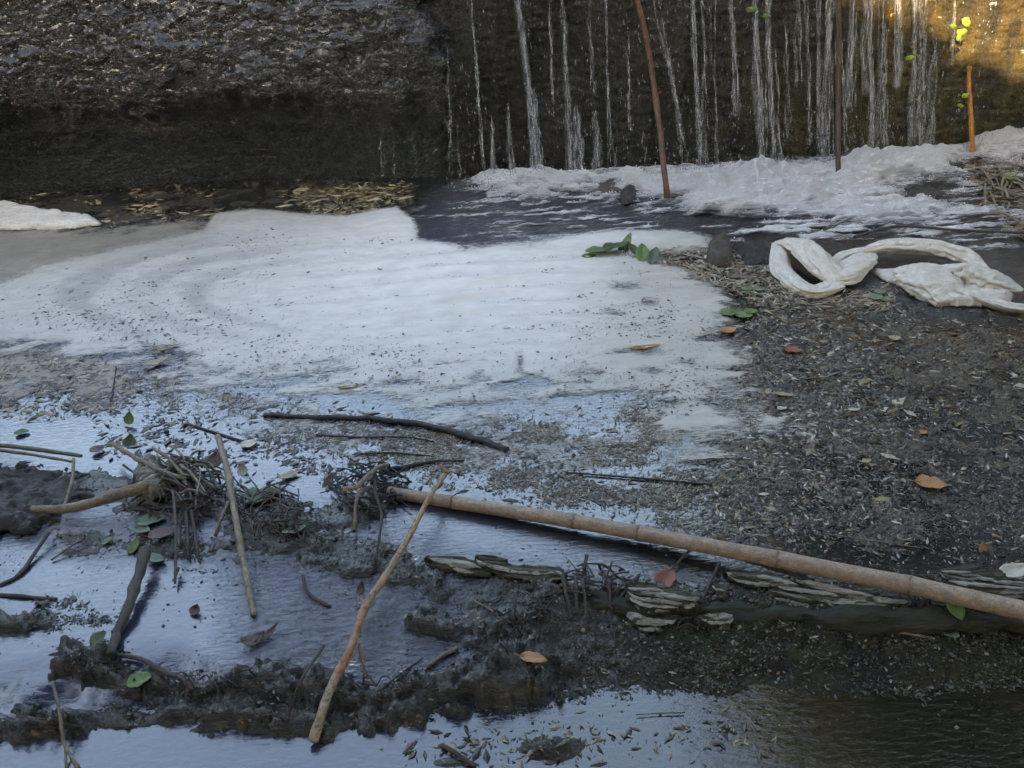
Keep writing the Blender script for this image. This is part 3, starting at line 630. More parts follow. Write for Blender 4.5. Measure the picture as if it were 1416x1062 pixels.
# drops flung off the strands
r2 = np.random.default_rng(12); n = 5200
dp = np.empty((n, 3))
dp[:, 0] = r2.uniform(-.2, 3.0, n); dp[:, 1] = 4.84-r2.uniform(0, .12, n); dp[:, 2] = r2.random(n)**1.3*1.25+.02
clp = fbm(dp[:, 0]*9, dp[:, 2]*2, 66, 3); kk = ((clp > .5) & ((dp[:, 0] > 1.5) | (r2.random(n) < .5))) | (r2.random(n) < .08); dp = dp[kk]; n = len(dp)
def octas(p, dx, dy, dz, R=None):
    """n stretched octahedra; dx,dy,dz (n,3) half axes"""
    V = np.stack([p+dx, p-dx, p+dy, p-dy, p+dz, p-dz], 1).reshape(-1, 3); n = len(p)
    f = np.array([(0, 2, 4), (2, 1, 4), (1, 3, 4), (3, 0, 4), (2, 0, 5), (1, 2, 5), (3, 1, 5), (0, 3, 5)])
    return V, (f[None]+6*np.arange(n)[:, None, None]).reshape(-1, 3)
s_ = r2.uniform(.0012, .0035, n)[:, None]; one = np.ones((n, 1))
V, F = octas(dp, s_*np.array([[1, 0, 0]]), s_*np.array([[0, 1, 0]]), s_*r2.uniform(1.5, 6, (n, 1))*np.array([[0, 0, 1]]))
dr = mesh("droplets", V, F, FALL, origin=np.zeros(3)); tag(dr, kind='stuff', label='drops falling in front of the wet weir')
sp_ = []
for a_ in ST:
    if a_[3] > 200 and a_[4] > 3:
        q = wall_hit(a_[2], a_[3]); k_ = int(18+a_[4]*7); z_ = r2.exponential(.022, k_)
        sp_.append(np.stack([q[0]+r2.normal(0, .02+a_[4]*.0016, k_), 4.80-r2.random(k_)*.12, .01+z_], 1))
sp_ = np.vstack(sp_); s_ = r2.uniform(.0012, .004, len(sp_))[:, None]
V, F = octas(sp_, s_*np.array([[1, 0, 0]]), s_*np.array([[0, 1, 0]]), s_*np.array([[0, 0, 1.6]]))
tag(mesh("splash_drops", V, F, FALL, origin=np.zeros(3)), kind='stuff', label='splashes where the strands hit the froth')
# bubbles and splashes on the froth
n = 9000; bx_ = r2.uniform(600, 1420, n); ty = np.interp(bx_, [560, 640, 700, 850, 960, 1080, 1250, 1416], [252, 250, 248, 248, 256, 254, 236, 208]); by_ = ty+np.abs(r2.normal(0, 1, n))*np.interp(bx_, [600, 860, 960, 1400], [14, 20, 34, 44])
PT = np.array([P(a, b_, 0) for a, b_ in zip(bx_, by_)])
gi = np.clip(((PT[:, 0]+1.0)/5.3*639).astype(int), 0, 639); gj = np.clip(((PT[:, 1]-2.9)/2.08*329).astype(int), 0, 329)
PT[:, 2] = hgt[gj, gi]+r2.exponential(.003, n); PT = PT[cover[gj, gi] > .45]; n = len(PT)
s_ = r2.uniform(.001, .0042, n)[:, None]
V, F = octas(PT, s_*np.array([[1, 0, 0]]), s_*np.array([[0, 1, 0]]), s_*np.array([[0, 0, 1.0]]))
bm_, bt_ = newmat("bubble_white"); b_ = NB(bt_); b_.out(b_.bsdf(col=(.85, .87, .9), rough=.15, spec=.8))
bb = mesh("bubbles", V, F, bm_, origin=np.zeros(3)); tag(bb, kind='stuff', label='white bubbles riding on the froth')

# ------------------------------------------------------------------ fine litter
def scatter(name, label, n, mask, lpx, palette, zfun, asp=(.18, .4), thick=.15, curl=.0, seed=1, box=(-80, 230, 1500, 1062), z0=0.0, angx=0.0, land=False):
    r = np.random.default_rng(seed)
    X_ = r.uniform(box[0], box[2], n*3); Y_ = r.uniform(box[1], box[3], n*3)
    pr = mask(X_, Y_); k = r.random(n*3) < pr; X_ = X_[k][:n]; Y_ = Y_[k][:n]; n = len(X_)
    d = CF[None]+((X_-708)/FPX)[:, None]*CR+((531-Y_)/FPX)[:, None]*CU
    t = (z0-H)/d[:, 2]; p = np.array([0, 0, H])+t[:, None]*d; sc = t/FPX
    p[:, 2] = zfun(p[:, 0], p[:, 1])-.0006
    if land is not False:
        t_, _c, w_, _a = terrain(p[:, 0], p[:, 1]); kk = (t_ > w_-land) | (r.random(n) < .03)
        p = p[kk]; sc = sc[kk]; n = len(p)
    L = r.lognormal(np.log(lpx), .65, n)*sc*.5; L = np.minimum(L, lpx*3.6*sc*.5)
    an = r.normal(0, 1.1, n)+angx; tl_ = r.normal(0, .16, n)
    dx = np.stack([np.cos(an), np.sin(an), np.sin(tl_)], 1)*L[:, None]
    wd = L*r.uniform(asp[0], asp[1], n); dy = np.stack([-np.sin(an), np.cos(an), r.normal(0, .2, n)], 1)*wd[:, None]
    dz = np.stack([r.normal(0, .1, n), r.normal(0, .1, n), np.ones(n)], 1)*(wd*thick*2+.0004)[:, None]
    pal = np.array(palette); c = pal[r.integers(0, len(pal), n)]*r.uniform(.6, 1.35, (n, 1))
    # curved shards: two joined halves
    off = dy*curl*r.choice([-1, 1], (n, 1))
    V = np.stack([p+dx, p-dx, p+dy+off, p-dy+off, p+dz+off, p-dz+off], 1).reshape(-1, 3)
    f = np.array([(0, 2, 4), (2, 1, 4), (1, 3, 4), (3, 0, 4), (2, 0, 5), (1, 2, 5), (3, 1, 5), (0, 3, 5)])
    F = (f[None]+6*np.arange(n)[:, None, None]).reshape(-1, 3)
    o = mesh(name, V, F, BITS, attrs={'col': np.repeat(np.clip(c, 0, 1), 6, 0)}, origin=np.zeros(3), smooth=False)
    return tag(o, kind='stuff', label=label)
def surf(x, y):
    t, c, wz_, _ = terrain(x, y); return np.maximum(t, wz_)+.001
TANS = [(.32, .25, .15), (.2, .15, .09), (.42, .36, .26), (.12, .09, .06), (.25, .2, .13)]
DARKS = [(.03, .026, .02), (.05, .04, .03), (.08, .065, .05), (.02, .02, .018)]
MIXED = TANS+DARKS+DARKS+[(.5, .47, .4), (.55, .5, .42), (.3, .16, .06), (.1, .1, .05)]
def cl(X_, Y_, s, seed): return ss(.42, .62, fbm(X_/s, Y_/s*2, seed, 4))
def m_mat(X_, Y_):
    return ss(-40, 30, sdf(X_, Y_, MATP))*ss(1300, 1080, X_)*(.25+.75*cl(X_, Y_, 60, 5))+ss(-10, 30, sdf(X_, Y_, MATP))*.16
scatter("mat_litter", 'fine leaf and husk litter matted on the brown mud', 26000, m_mat, 5.5, MIXED+DARKS, surf, seed=11, box=(900, 380, 1460, 830))
MIDP = [(150, 486), (300, 520), (450, 560), (600, 585), (800, 565), (1000, 555), (1050, 640), (1000, 745), (860, 725), (560, 650), (500, 640), (380, 610), (250, 570), (180, 540)]
def m_mid(X_, Y_): return ss(-25, 25, sdf(X_, Y_, MIDP))*(.1+.9*cl(X_, Y_, 55, 8))*np.interp(X_, [150, 400, 700, 1000], [.6, .8, 1, 1])
scatter("leaf_shards", 'larger torn leaf pieces in the mud mat', 700, m_mat, 10, TANS+DARKS+DARKS+[(.22, .1, .04)], lambda x, y: surf(x, y)+.001, seed=111, box=(980, 390, 1440, 800), asp=(.2, .5), thick=.06)
scatter("floating_litter", 'pale husks and chaff drifting on the pool', 56000, m_mid, 4.2, TANS+TANS+DARKS+[(.5, .47, .4)], lambda x, y: x*0+.0025, seed=12, box=(100, 470, 1100, 760), asp=(.12, .28))
def m_fringe(X_, Y_): return np.clip(ss(-30, 20, sdf(X_, Y_, [(140, 560), (500, 580), (760, 610), (900, 700), (560, 670), (300, 650), (150, 620)])), 0, 1)*(.1+.9*cl(X_, Y_, 45, 18))
def m_gran(X_, Y_): return (ss(-30, 10, sdf(X_, Y_, MATP))*.8+ss(640, 700, Y_)*np.interp(X_, [600, 800], [.3, 1])*(.25+.75*cl(X_, Y_, 70, 88)))*ss(1020, 960, Y_)
scatter("mud_grains", 'fine grit and crumbs over the mud and moss', 52000, m_gran, 2.6, DARKS+DARKS+[(.1, .09, .07), (.16, .14, .11), (.05, .06, .03), (.28, .25, .2)], lambda x, y: surf(x, y)+.0003, seed=91, box=(-60, 380, 1480, 1010), asp=(.4, .9), thick=.35, z0=-.01, land=.003)
scatter("dark_litter", 'dark wet flakes floating by the dam', 3600, m_fringe, 7, DARKS+[(.15, .12, .09)], lambda x, y: x*0+.002, seed=13, box=(100, 540, 960, 720), asp=(.2, .45))
def m_left(X_, Y_): return ss(-15, 15, sdf(X_, Y_, [(-40, 478), (120, 482), (190, 530), (180, 560), (60, 575), (-40, 570)]))*(.2+.8*cl(X_, Y_, 40, 28))
scatter("shore_litter", 'brown husk litter in a patch on the pool', 5000, m_left, 6, TANS+DARKS+DARKS, lambda x, y: x*0+.0025, seed=14, box=(-40, 460, 220, 640))
def m_foam(X_, Y_): return ss(5, 40, sdf(X_, Y_, FOAMP))*(.15+.85*cl(X_, Y_, 90, 38))
scatter("foam_specks", 'dark specks and chaff lying on the foam', 8000, m_foam, 2.3, DARKS+[(.2, .16, .1), (.3, .25, .15)], lambda x, y: x*0+.0125, seed=15, box=(0, 290, 1050, 580), asp=(.3, .6))
def m_top(X_, Y_): return ss(-6, 10, sdf(X_, Y_, [(410, 258), (570, 252), (565, 272), (500, 300), (430, 296), (400, 275)]))+.35*ss(-6, 10, sdf(X_, Y_, [(0, 262), (420, 256), (400, 290), (290, 305), (120, 320), (0, 320)]))*cl(X_, Y_, 40, 48)
scatter("straw_litter", 'straw coloured litter washed to the foot of the rock', 3800, m_top, 9, [(.38, .28, .13), (.28, .2, .1), (.45, .36, .22), (.14, .1, .06), (.06, .045, .03)], surf, seed=16, box=(-20, 245, 600, 330), asp=(.12, .3))
def m_plast(X_, Y_): return ss(-10, 12, sdf(X_, Y_, [(880, 350), (1000, 340), (1075, 350), (1110, 410), (1240, 400), (1240, 430), (1060, 425), (1000, 400), (930, 385)]))
scatter("reed_litter", 'tan reed litter packed around the plastic', 4500, m_plast, 7, TANS+[(.3, .2, .1), (.5, .45, .36)], lambda x, y: surf(x, y)+.006, seed=17, box=(860, 320, 1260, 440), asp=(.1, .25))
def m_bank(X_, Y_): return ss(-10, 12, sdf(X_, Y_, [(1340, 225), (1416, 205), (1500, 240), (1500, 400), (1400, 320), (1350, 270)]))*.8
scatter("bank_litter", 'rusty leaf litter over the soil bank', 1800, m_bank, 12, TANS+DARKS+[(.3, .13, .05)], lambda x, y: surf(x, y)+.002, seed=18, box=(1300, 190, 1500, 420))
def m_shelf(X_, Y_): return (.15+.85*cl(X_, Y_, 50, 58))*ss(700, 740, Y_)*ss(1000, 960, Y_)*(.35+.65*cl(X_, Y_, 130, 59))
scatter("shelf_litter", 'small dark scraps caught on the mossy shelf', 26000, m_shelf, 3.6, DARKS+DARKS+[(.04, .055, .025), (.05, .06, .03), (.12, .12, .09), (.3, .28, .22)], lambda x, y: surf(x, y)+.0006, seed=19, box=(-60, 690, 1480, 1010), z0=-.03, land=.013)
def m_low(X_, Y_): return ell(X_, Y_, 760, 1030, 110, 25)+.6*ell(X_, Y_, 640, 1045, 60, 20)+.4*ell(X_, Y_, 1000, 1020, 70, 30)
scatter("pool_scraps", 'scraps floating on the lower pool', 700, m_low, 8, DARKS+TANS, lambda x, y: surf(x, y)+.001, seed=20, box=(500, 970, 1200, 1080), z0=ZL)

# ------------------------------------------------------------------ sticks, reeds and branches
_gc = {}
def Gc(px, py, dz=0):
    k = (round(px), round(py))
    if k not in _gc: _gc[k] = G(*k)
    return _gc[k]+np.array([0, 0, dz])
def stick(name, label, cat, pts, d0, d1, mat, group=None, wob=.12, knots=0, seed=1, n=None, twigs=(), parent=None, raw=False, flat=1.0):
    """pts: (px, py, height above the surface in metres); d0,d1: diameter in photo pixels"""
    r = np.random.default_rng(seed)
    Q = [np.asarray(q, float) for q in pts] if raw else [Gc(a, b_, h) for a, b_, h in pts]
    sc = np.mean([S(a, b_) for a, b_, h in pts]) if not raw else 1
    L = sum(np.linalg.norm(Q[i+1]-Q[i]) for i in range(len(Q)-1)); ra, rb = d0*sc*.44, d1*sc*.44
    n = n or int(np.clip(L/(.012), 8, 60)); pth = smooth_path(Q, n); tt = np.linspace(0, 1, n)
    for k in range(3): pth[:, k] += (fbm(tt*L*22+seed, tt*0+k, seed, 3)-.5)*2*wob*(ra+rb)*.9*(.5 if k == 2 else 1)
    rad = (ra+(rb-ra)*tt)*(.86+.28*fbm(tt*L*40, tt*0, seed+5, 3))
    for k in range(knots):
        kp = r.uniform(.08, .92); rad *= 1+.22*np.exp(-((tt-kp)*L/.007)**2)
    V, F = tube_arrays(pth, rad, 10 if max(ra, rb) > .004 else 7, flat, .07, seed)
    if twigs and parent is None:
        root = empty(name, tuple(pth.mean(0))); tag(root, label, cat, group)
        mesh("stem", V, F, mat, parent=root)
        for (tp, tq, da, db, nm) in twigs:
            stick(nm, None, None, tp, da, db, mat, seed=seed+int(tq), parent=root, wob=wob)
        return root
    o = mesh(name, V, F, mat, parent=parent, origin=(None if parent is not None else pth.mean(0)))
    if parent is None: tag(o, label, cat, group)
    return o
ST_G = 'dead sticks lying on the dam and shelf'
# bamboo pole in lengths between nodes
bam = empty("bamboo_pole", tuple(P(950, 760, .03))); tag(bam, 'long pale bamboo pole lying along the dam', 'pole')
def bamP(px):
    py = np.interp(px, [538, 630, 700, 795, 883, 1000, 1075, 1258, 1416, 1560], [681, 695, 706, 721, 737, 759, 773, 809, 845, 880])
    return P(px, py, np.interp(px, [538, 900, 1560], [.012, .03, .05]))
def bamD(px): return np.interp(px, [538, 700, 900, 1258, 1416, 1560], [17, 20, 22, 26, 29, 31])*S(px, np.interp(px, [538, 1416], [681, 845]), .03)*.5
nodes = [538, 628, 795, 884, 1076, 1258, 1475, 1560]
for i in range(len(nodes)-1):
    xs_ = np.linspace(nodes[i], nodes[i+1], 14); pth = np.array([bamP(q) for q in xs_]); rr = np.array([bamD(q) for q in xs_])
    t_ = np.linspace(0, 1, 14); rr = rr*(1-.05*np.sin(np.pi*t_))*(1+.05*(np.exp(-(t_/.04)**2)+np.exp(-((1-t_)/.04)**2)))
    V, F = tube_arrays(pth, rr, 18, 1, .008, i); mesh("internode", V, F, BAMB, parent=bam)
    if i:
        q = nodes[i]; pth = np.array([bamP(q-4), bamP(q-1.5), bamP(q+1), bamP(q+3.5)]); V, F = tube_arrays(pth, np.array([.98, 1.07, 1.05, .99])*bamD(q), 18, 1, .03, i+40); mesh("node_ring", V, F, NODE, parent=bam)
V, F = tube_arrays(np.array([bamP(537.0)-np.array([.001, 0, 0]), bamP(538.5)]), np.array([bamD(538)*.62]*2), 14); mesh("hollow_end", V, F, BLACKW, parent=bam)
stick("crossing_stick", 'knobbly pale stick with orange peeling end propped over the bamboo tip', 'stick', [(618, 676, .045), (600, 710, .06), (570, 765, .05), (540, 815, .05), (512, 862, .05), (485, 925, .04), (455, 980, .03), (434, 1030, .01)], 8.5, 14, BARKO, ST_G, knots=6, seed=3, wob=.16,
      twigs=[([(516, 858, .05), (506, 855, .05), (503, 848, .05)], 3, 8, 3, "side_twig"), ([(500, 905, .03), (503, 925, .02), (511, 943, .01)], 4, 5, 3, "side_twig"), ([(620, 676, .05), (612, 668, .055)], 5, 9, 5, "broken_end")])
stick("straight_stick", 'straight pale stick standing out of the debris clump onto the shelf water', 'stick', [(307, 624, .05), (318, 665, .04), (330, 730, .03), (342, 800, .02), (351, 853, .004)], 11, 9, BARK, ST_G, knots=5, seed=5, wob=.14)
stick("thick_branch", 'thick tan branch with a cut end jutting from the debris clump', 'branch', [(52, 717, .03), (90, 719, .035), (140, 712, .04), (190, 697, .045), (232, 684, .04)], 12, 20, BARK, ST_G, knots=2, seed=7, wob=.12)
stick("bent_branch", 'dark bent branch dropping from under the leaves to the shelf', 'branch', [(207, 778, .04), (196, 815, .03), (178, 855, .02), (162, 882, .012), (152, 903, .0)], 19, 12, BARKD, ST_G, knots=2, seed=9, wob=.3)
stick("lichened_branch", 'dark knotty branch lying on the lower mossy ridge', 'branch', [(163, 911, .01), (190, 914, .012), (220, 930, .01), (250, 942, .01), (270, 954, .0)], 7, 10, BARKD, ST_G, knots=3, seed=11, wob=.5)
stick("forked_twig", 'thin pale forked twig standing at the very bottom of the shelf', 'twig', [(86, 972, .06), (92, 1005, .04), (93, 1035, .02), (108, 1062, 0)], 4, 6, BARK, ST_G, seed=13, wob=.5, twigs=[([(94, 1035, .02), (93, 1062, 0)], 3, 5, 4, "side_twig")])
stick("curved_twig", 'dark twig arcing down out of the water below the thick branch', 'twig', [(0, 810, .0), (28, 795, .004), (50, 770, .01), (72, 745, .02)], 8, 5, BARKD, ST_G, seed=15, wob=.3)
stick("sunken_stick", 'flat brown stick half sunk in the shelf water', 'stick', [(-20, 821, .0), (30, 826, .003), (78, 829, .0)], 6, 7, BARKD, ST_G, seed=17)
stick("green_stem", 'long grey green stem lying on the dark mound', 'stem', [(-30, 633, .05), (40, 640, .052), (120, 651, .05)], 8, 6, REED, 'stems on the dark mound', seed=19, wob=.1)
stick("green_stem", 'shorter thin stem just below the long grey green stem', 'stem', [(-30, 638, .05), (50, 648, .048), (106, 657, .045)], 6, 4, REED, 'stems on the dark mound', seed=21, wob=.1)
stick("thin_twig", 'thin twig dropping from the stem tips towards the thick branch', 'twig', [(110, 655, .05), (104, 680, .03), (91, 712, .02)], 5, 5, BARK, ST_G, seed=23)
stick("black_branch", 'long curved black stick floating on the litter', 'stick', [(365, 576, .004), (430, 579, .006), (510, 582, .008), (570, 589, .01), (640, 605, .01), (702, 624, .004)], 7, 11, BLACKW, 'dark sticks floating on the pool', knots=4, seed=25, wob=.3)
stick("black_twig", 'thin dark twig floating just below the long black stick', 'twig', [(438, 603, .003), (500, 606, .003), (560, 606, .004), (600, 612, .003)], 4, 3, BLACKW, 'dark sticks floating on the pool', seed=27)
stick("black_twig", 'short dark twig floating midway between black stick and bamboo tip', 'twig', [(490, 629, .002), (540, 628, .004), (600, 632, .002)], 4, 3, BLACKW, 'dark sticks floating on the pool', seed=29)
stick("black_twig", 'dark forked twig floating just behind the bamboo tip', 'twig', [(525, 652, .004), (560, 648, .005), (600, 640, .004), (642, 638, .002)], 8, 3, BLACKW, 'dark sticks floating on the pool', seed=31)
stick("black_twig", 'long thin rush floating in the litter behind the bamboo', 'rush', [(782, 655, .004), (860, 661, .004), (985, 672, .003)], 3, 4, BLACKW, 'dark sticks floating on the pool', seed=33)
stick("black_twig", 'thin twig reaching to the orange and white leaf', 'twig', [(262, 588, .003), (300, 600, .003), (338, 612, .003)], 4, 4, BARKD, 'dark sticks floating on the pool', seed=35)
stick("upright_twig", 'short dark twig standing out of the pool', 'twig', [(154, 556, .0), (158, 530, .0), (161, 508, .0)], 5, 3, BLACKW, seed=37)
stick("grey_root", 'grey crooked stick lying tight along under the bamboo', 'stick', [(792, 734, .015), (850, 738, .016), (905, 748, .016), (985, 768, .018), (1060, 790, .016), (1110, 806, .014), (1135, 822, .01), (1180, 826, .008)], 6, 9, BARKD, ST_G, knots=5, seed=39, wob=.5)
stick("thin_stick", 'pale thin stick leaning on the mossy slope below the splintered board', 'stick', [(1127, 826, .01), (1155, 845, .006), (1181, 862, .003)], 4, 5, BARK, 'loose sticks on the mossy slope', seed=41)
stick("thin_stick", 'short pale splinter of wood lying flat on the mossy slope', 'stick', [(1229, 873, .006), (1262, 880, .006), (1292, 885, .004)], 6, 4, SPLINT, 'loose sticks on the mossy slope', seed=43)
stick("thin_stick", 'dark stick propped between the two splintered boards', 'stick', [(994, 788, .02), (982, 812, .016), (966, 842, .006)], 6, 4, BARKD, 'loose sticks on the mossy slope', seed=45)
stick("thin_stick", 'grey twig leaning beside the red leaf', 'stick', [(958, 766, .02), (944, 778, .016), (928, 792, .01)], 5, 3, BARKD, 'loose sticks on the mossy slope', seed=47)
stick("thin_stick", 'pale twig lying over the dark spill below the broken plank', 'stick', [(655, 834, .008), (680, 848, .008), (706, 864, .006)], 3, 3, BARK, 'loose sticks on the mossy slope', seed=49)
stick("sunken_twig", 'grey twig with tan tip lying diagonal on the wet shelf', 'twig', [(590, 925, .004), (612, 910, .006), (633, 899, .006)], 6, 8, BARK, ST_G, seed=51)
stick("sunken_twig", 'dark straight twig lying diagonal below the tan tipped one', 'twig', [(526, 956, .003), (550, 938, .005), (585, 912, .004)], 4, 3, BARKD, ST_G, seed=53)
stick("leaning_twig", 'dark thin branch leaning over the ridge beside the crossing stick', 'twig', [(396, 1012, .0), (405, 985, .02), (425, 948, .03), (450, 903, .02)], 5, 5, BARKD, ST_G, seed=55, wob=.4, twigs=[([(400, 1000, .01), (372, 990, .004), (354, 994, 0)], 3, 4, 4, "side_twig")])
stick("curly_twig", 'short dark curved twig on the rippled shelf', 'twig', [(420, 800, .01), (424, 820, .006), (440, 832, .004), (457, 839, .0)], 5, 6, BARKD, ST_G, seed=57)
stick("floating_straw", 'fine yellow straw floating beneath the mossy slope', 'straw', [(880, 990, .003), (910, 988, .003), (946, 987, .003)], 2, 2, REED, seed=59)
stick("mat_twig", 'long thin pale twig lying on the brown mat above the bamboo', 'twig', [(1140, 743, .01), (1190, 750, .01), (1276, 761, .006)], 3, 2, BARK, seed=61)
stick("bottom_stick", 'short split stick floating at the bottom of the pool', 'stick', [(611, 1032, .004), (635, 1047, .005), (658, 1062, .004)], 7, 8, BARKD, seed=63)
stick("seed_head_stem", 'brown stem with bud tip hanging below the debris clump', 'stem', [(246, 700, .05), (248, 745, .035), (246, 790, .02), (244, 812, .012)], 5, 4, BARKD, seed=65, twigs=[([(248, 795, .02), (245, 803, .016), (244, 813, .012)], 3, 8, 2, "bud")])
stick("bank_twig", 'pale twig curving out of the soil bank above the plastic', 'twig', [(1395, 268, .02), (1376, 268, .03), (1412, 280, .03)], 4, 3, BARK, 'twigs on the soil bank', seed=67)
stick("bank_twig", 'thin brown twig over the bank edge behind the plastic sheet', 'twig', [(1180, 334, .02), (1240, 322, .03), (1330, 328, .03), (1430, 332, .03)], 5, 4, BARKD, 'twigs on the soil bank', seed=69)
stick("bank_twig", 'bent brown twig resting at the top of the soil bank', 'twig', [(1380, 218, .04), (1394, 214, .05), (1430, 216, .05)], 4, 4, BARKD, 'twigs on the soil bank', seed=71)
stick("bank_twig", 'upper twig forked on the soil near the sunlit froth', 'twig', [(1370, 300, .02), (1390, 305, .03), (1414, 318, .02)], 5, 3, BARK, 'twigs on the soil bank', seed=73)
# canes standing in front of the weir
def wp(px, py, yy):
    d = CF + (px-708)/FPX*CR + (531-py)/FPX*CU; return np.array([0, 0, H])+yy/d[1]*d
def cane(label, pts, d0, d1, mat, seed, tw=()):
    Q = [wp(*q) for q in pts]; root = empty("cane", tuple(Q[-1])); tag(root, label, 'cane', 'canes standing before the weir')
    s0 = 4.6/FPX
    def tb(nm, QQ, a_, b_, sd_):
        pth = smooth_path(QQ, 26); tt = np.linspace(0, 1, 26); pth[:, 0] += (fbm(tt*6, tt*0, sd_, 3)-.5)*.012
        rad = (a_+(b_-a_)*tt)*s0*.5*(1+.25*(np.mod(tt*7, 1) < .07)); V, F = tube_arrays(pth, rad, 9, 1, .05, sd_); mesh(nm, V, F, mat, parent=root)
    tb("stem", Q, d0, d1, seed)
    for q in tw: tb("side_shoot", [wp(*z_) for z_ in q], 3, 2, seed+9)
cane('red brown cane leaning before the middle of the falls', [(866, -60, 4.55), (882, 0, 4.5), (905, 120, 4.42), (922, 273, 4.1)], 6, 7.5, RUST, 1, [[(905, 132, 4.42), (911, 129, 4.4), (914, 125, 4.4)], [(908, 150, 4.42), (903, 140, 4.4), (900, 138, 4.4)]])
cane('straight dark wet cane upright in the falls', [(1160, -60, 4.6), (1160, 0, 4.6), (1159, 150, 4.5), (1160, 264, 4.22)], 6, 7, BROWNC, 2)
cane('short bright orange cane at the sunny end of the weir', [(1340, 92, 4.8), (1341, 140, 4.78), (1345, 212, 4.7)], 5, 7, AMBER, 3)

# ------------------------------------------------------------------ leaves
def leaf(label, px, py, lpx, wpx, rot, mat, dz=.004, curl=.3, fold=.15, tilt=0, lobes=0, group='fallen leaves', name="leaf", cat="leaf", seed=1, stalk=True, roll=0):
    """blade grid with midrib fold, curl and rim; rot in degrees in the picture plane"""
    r = np.random.default_rng(seed); c = Gc(px, py, dz); sc = S(px, py); L = lpx*sc; W = wpx*sc*1.25
    nu, nv = 15, 9; u = np.linspace(0, 1, nu); v = np.linspace(-1, 1, nv); U, Vv = np.meshgrid(u, v, indexing='ij')
    prof = np.sin(np.pi*np.clip(u, .0, 1)**.8)**.75
    if lobes: prof = prof*(1+.35*np.abs(np.sin(u*np.pi*lobes))-.15)
    prof = prof*(1+.12*(fbm(u*8+seed, u*0, seed, 2)-.5))
    X_ = (U-.5)*L; Y_ = Vv*prof[:, None]*W*.5
    Z_ = curl*L*.5*((U-.5)*2)**2*.5+np.abs(Vv)*W*fold*prof[:, None]+(fbm(U*5+seed, Vv*2, seed+2, 3)-.5)*L*.09
    Z_ = Z_-Z_.min()
    top = np.stack([X_, Y_, Z_+.0006], -1).reshape(-1, 3); bot = np.stack([X_, Y_, Z_-.0004], -1).reshape(-1, 3)
    F1 = gridf(nu, nv); n = nu*nv; F2 = F1[:, ::-1]+n
    rim = np.concatenate([np.arange(nv), np.arange(1, nu)*nv+nv-1, (nu-1)*nv+np.arange(nv-2, -1, -1), np.arange(nu-2, 0, -1)*nv])
    F3 = np.array([[rim[i], rim[(i+1) % len(rim)], rim[(i+1) % len(rim)]+n, rim[i]+n] for i in range(len(rim))])[:, ::-1]
    VV = np.vstack([top, bot]); FF = np.vstack([F1, F2, F3])
    ca, sa = math.cos(math.radians(rot)), math.sin(math.radians(rot)); ct, st_ = math.cos(math.radians(tilt)), math.sin(math.radians(tilt)); cr_, sr_ = math.cos(math.radians(roll)), math.sin(math.radians(roll))
    Rr = np.array([[1, 0, 0], [0, cr_, -sr_], [0, sr_, cr_]]); Rt = np.array([[ct, 0, -st_], [0, 1, 0], [st_, 0, ct]]); Rz = np.array([[ca, -sa, 0], [sa, ca, 0], [0, 0, 1]])
    VV = VV@(Rz@Rt@Rr).T+c
    if stalk and lpx > 20:
        root = empty(name, tuple(c)); tag(root, label, cat, group); mesh("blade", VV, FF, mat, parent=root)
        e0 = np.array([-.5*L, 0, Z_[0, 0]]); e1 = e0+np.array([-.22*L, .05*L, .01*L]); V, F = tube_arrays(smooth_path(np.array([e0+[L*.15, 0, .001], e0, e1])@(Rz@Rt@Rr).T+c, 8), .011*L+.0004, 6); mesh("stalk", V, F, mat, parent=root)
        return root
    o = mesh(name, VV, FF, mat, origin=c); return tag(o, label, cat, group)
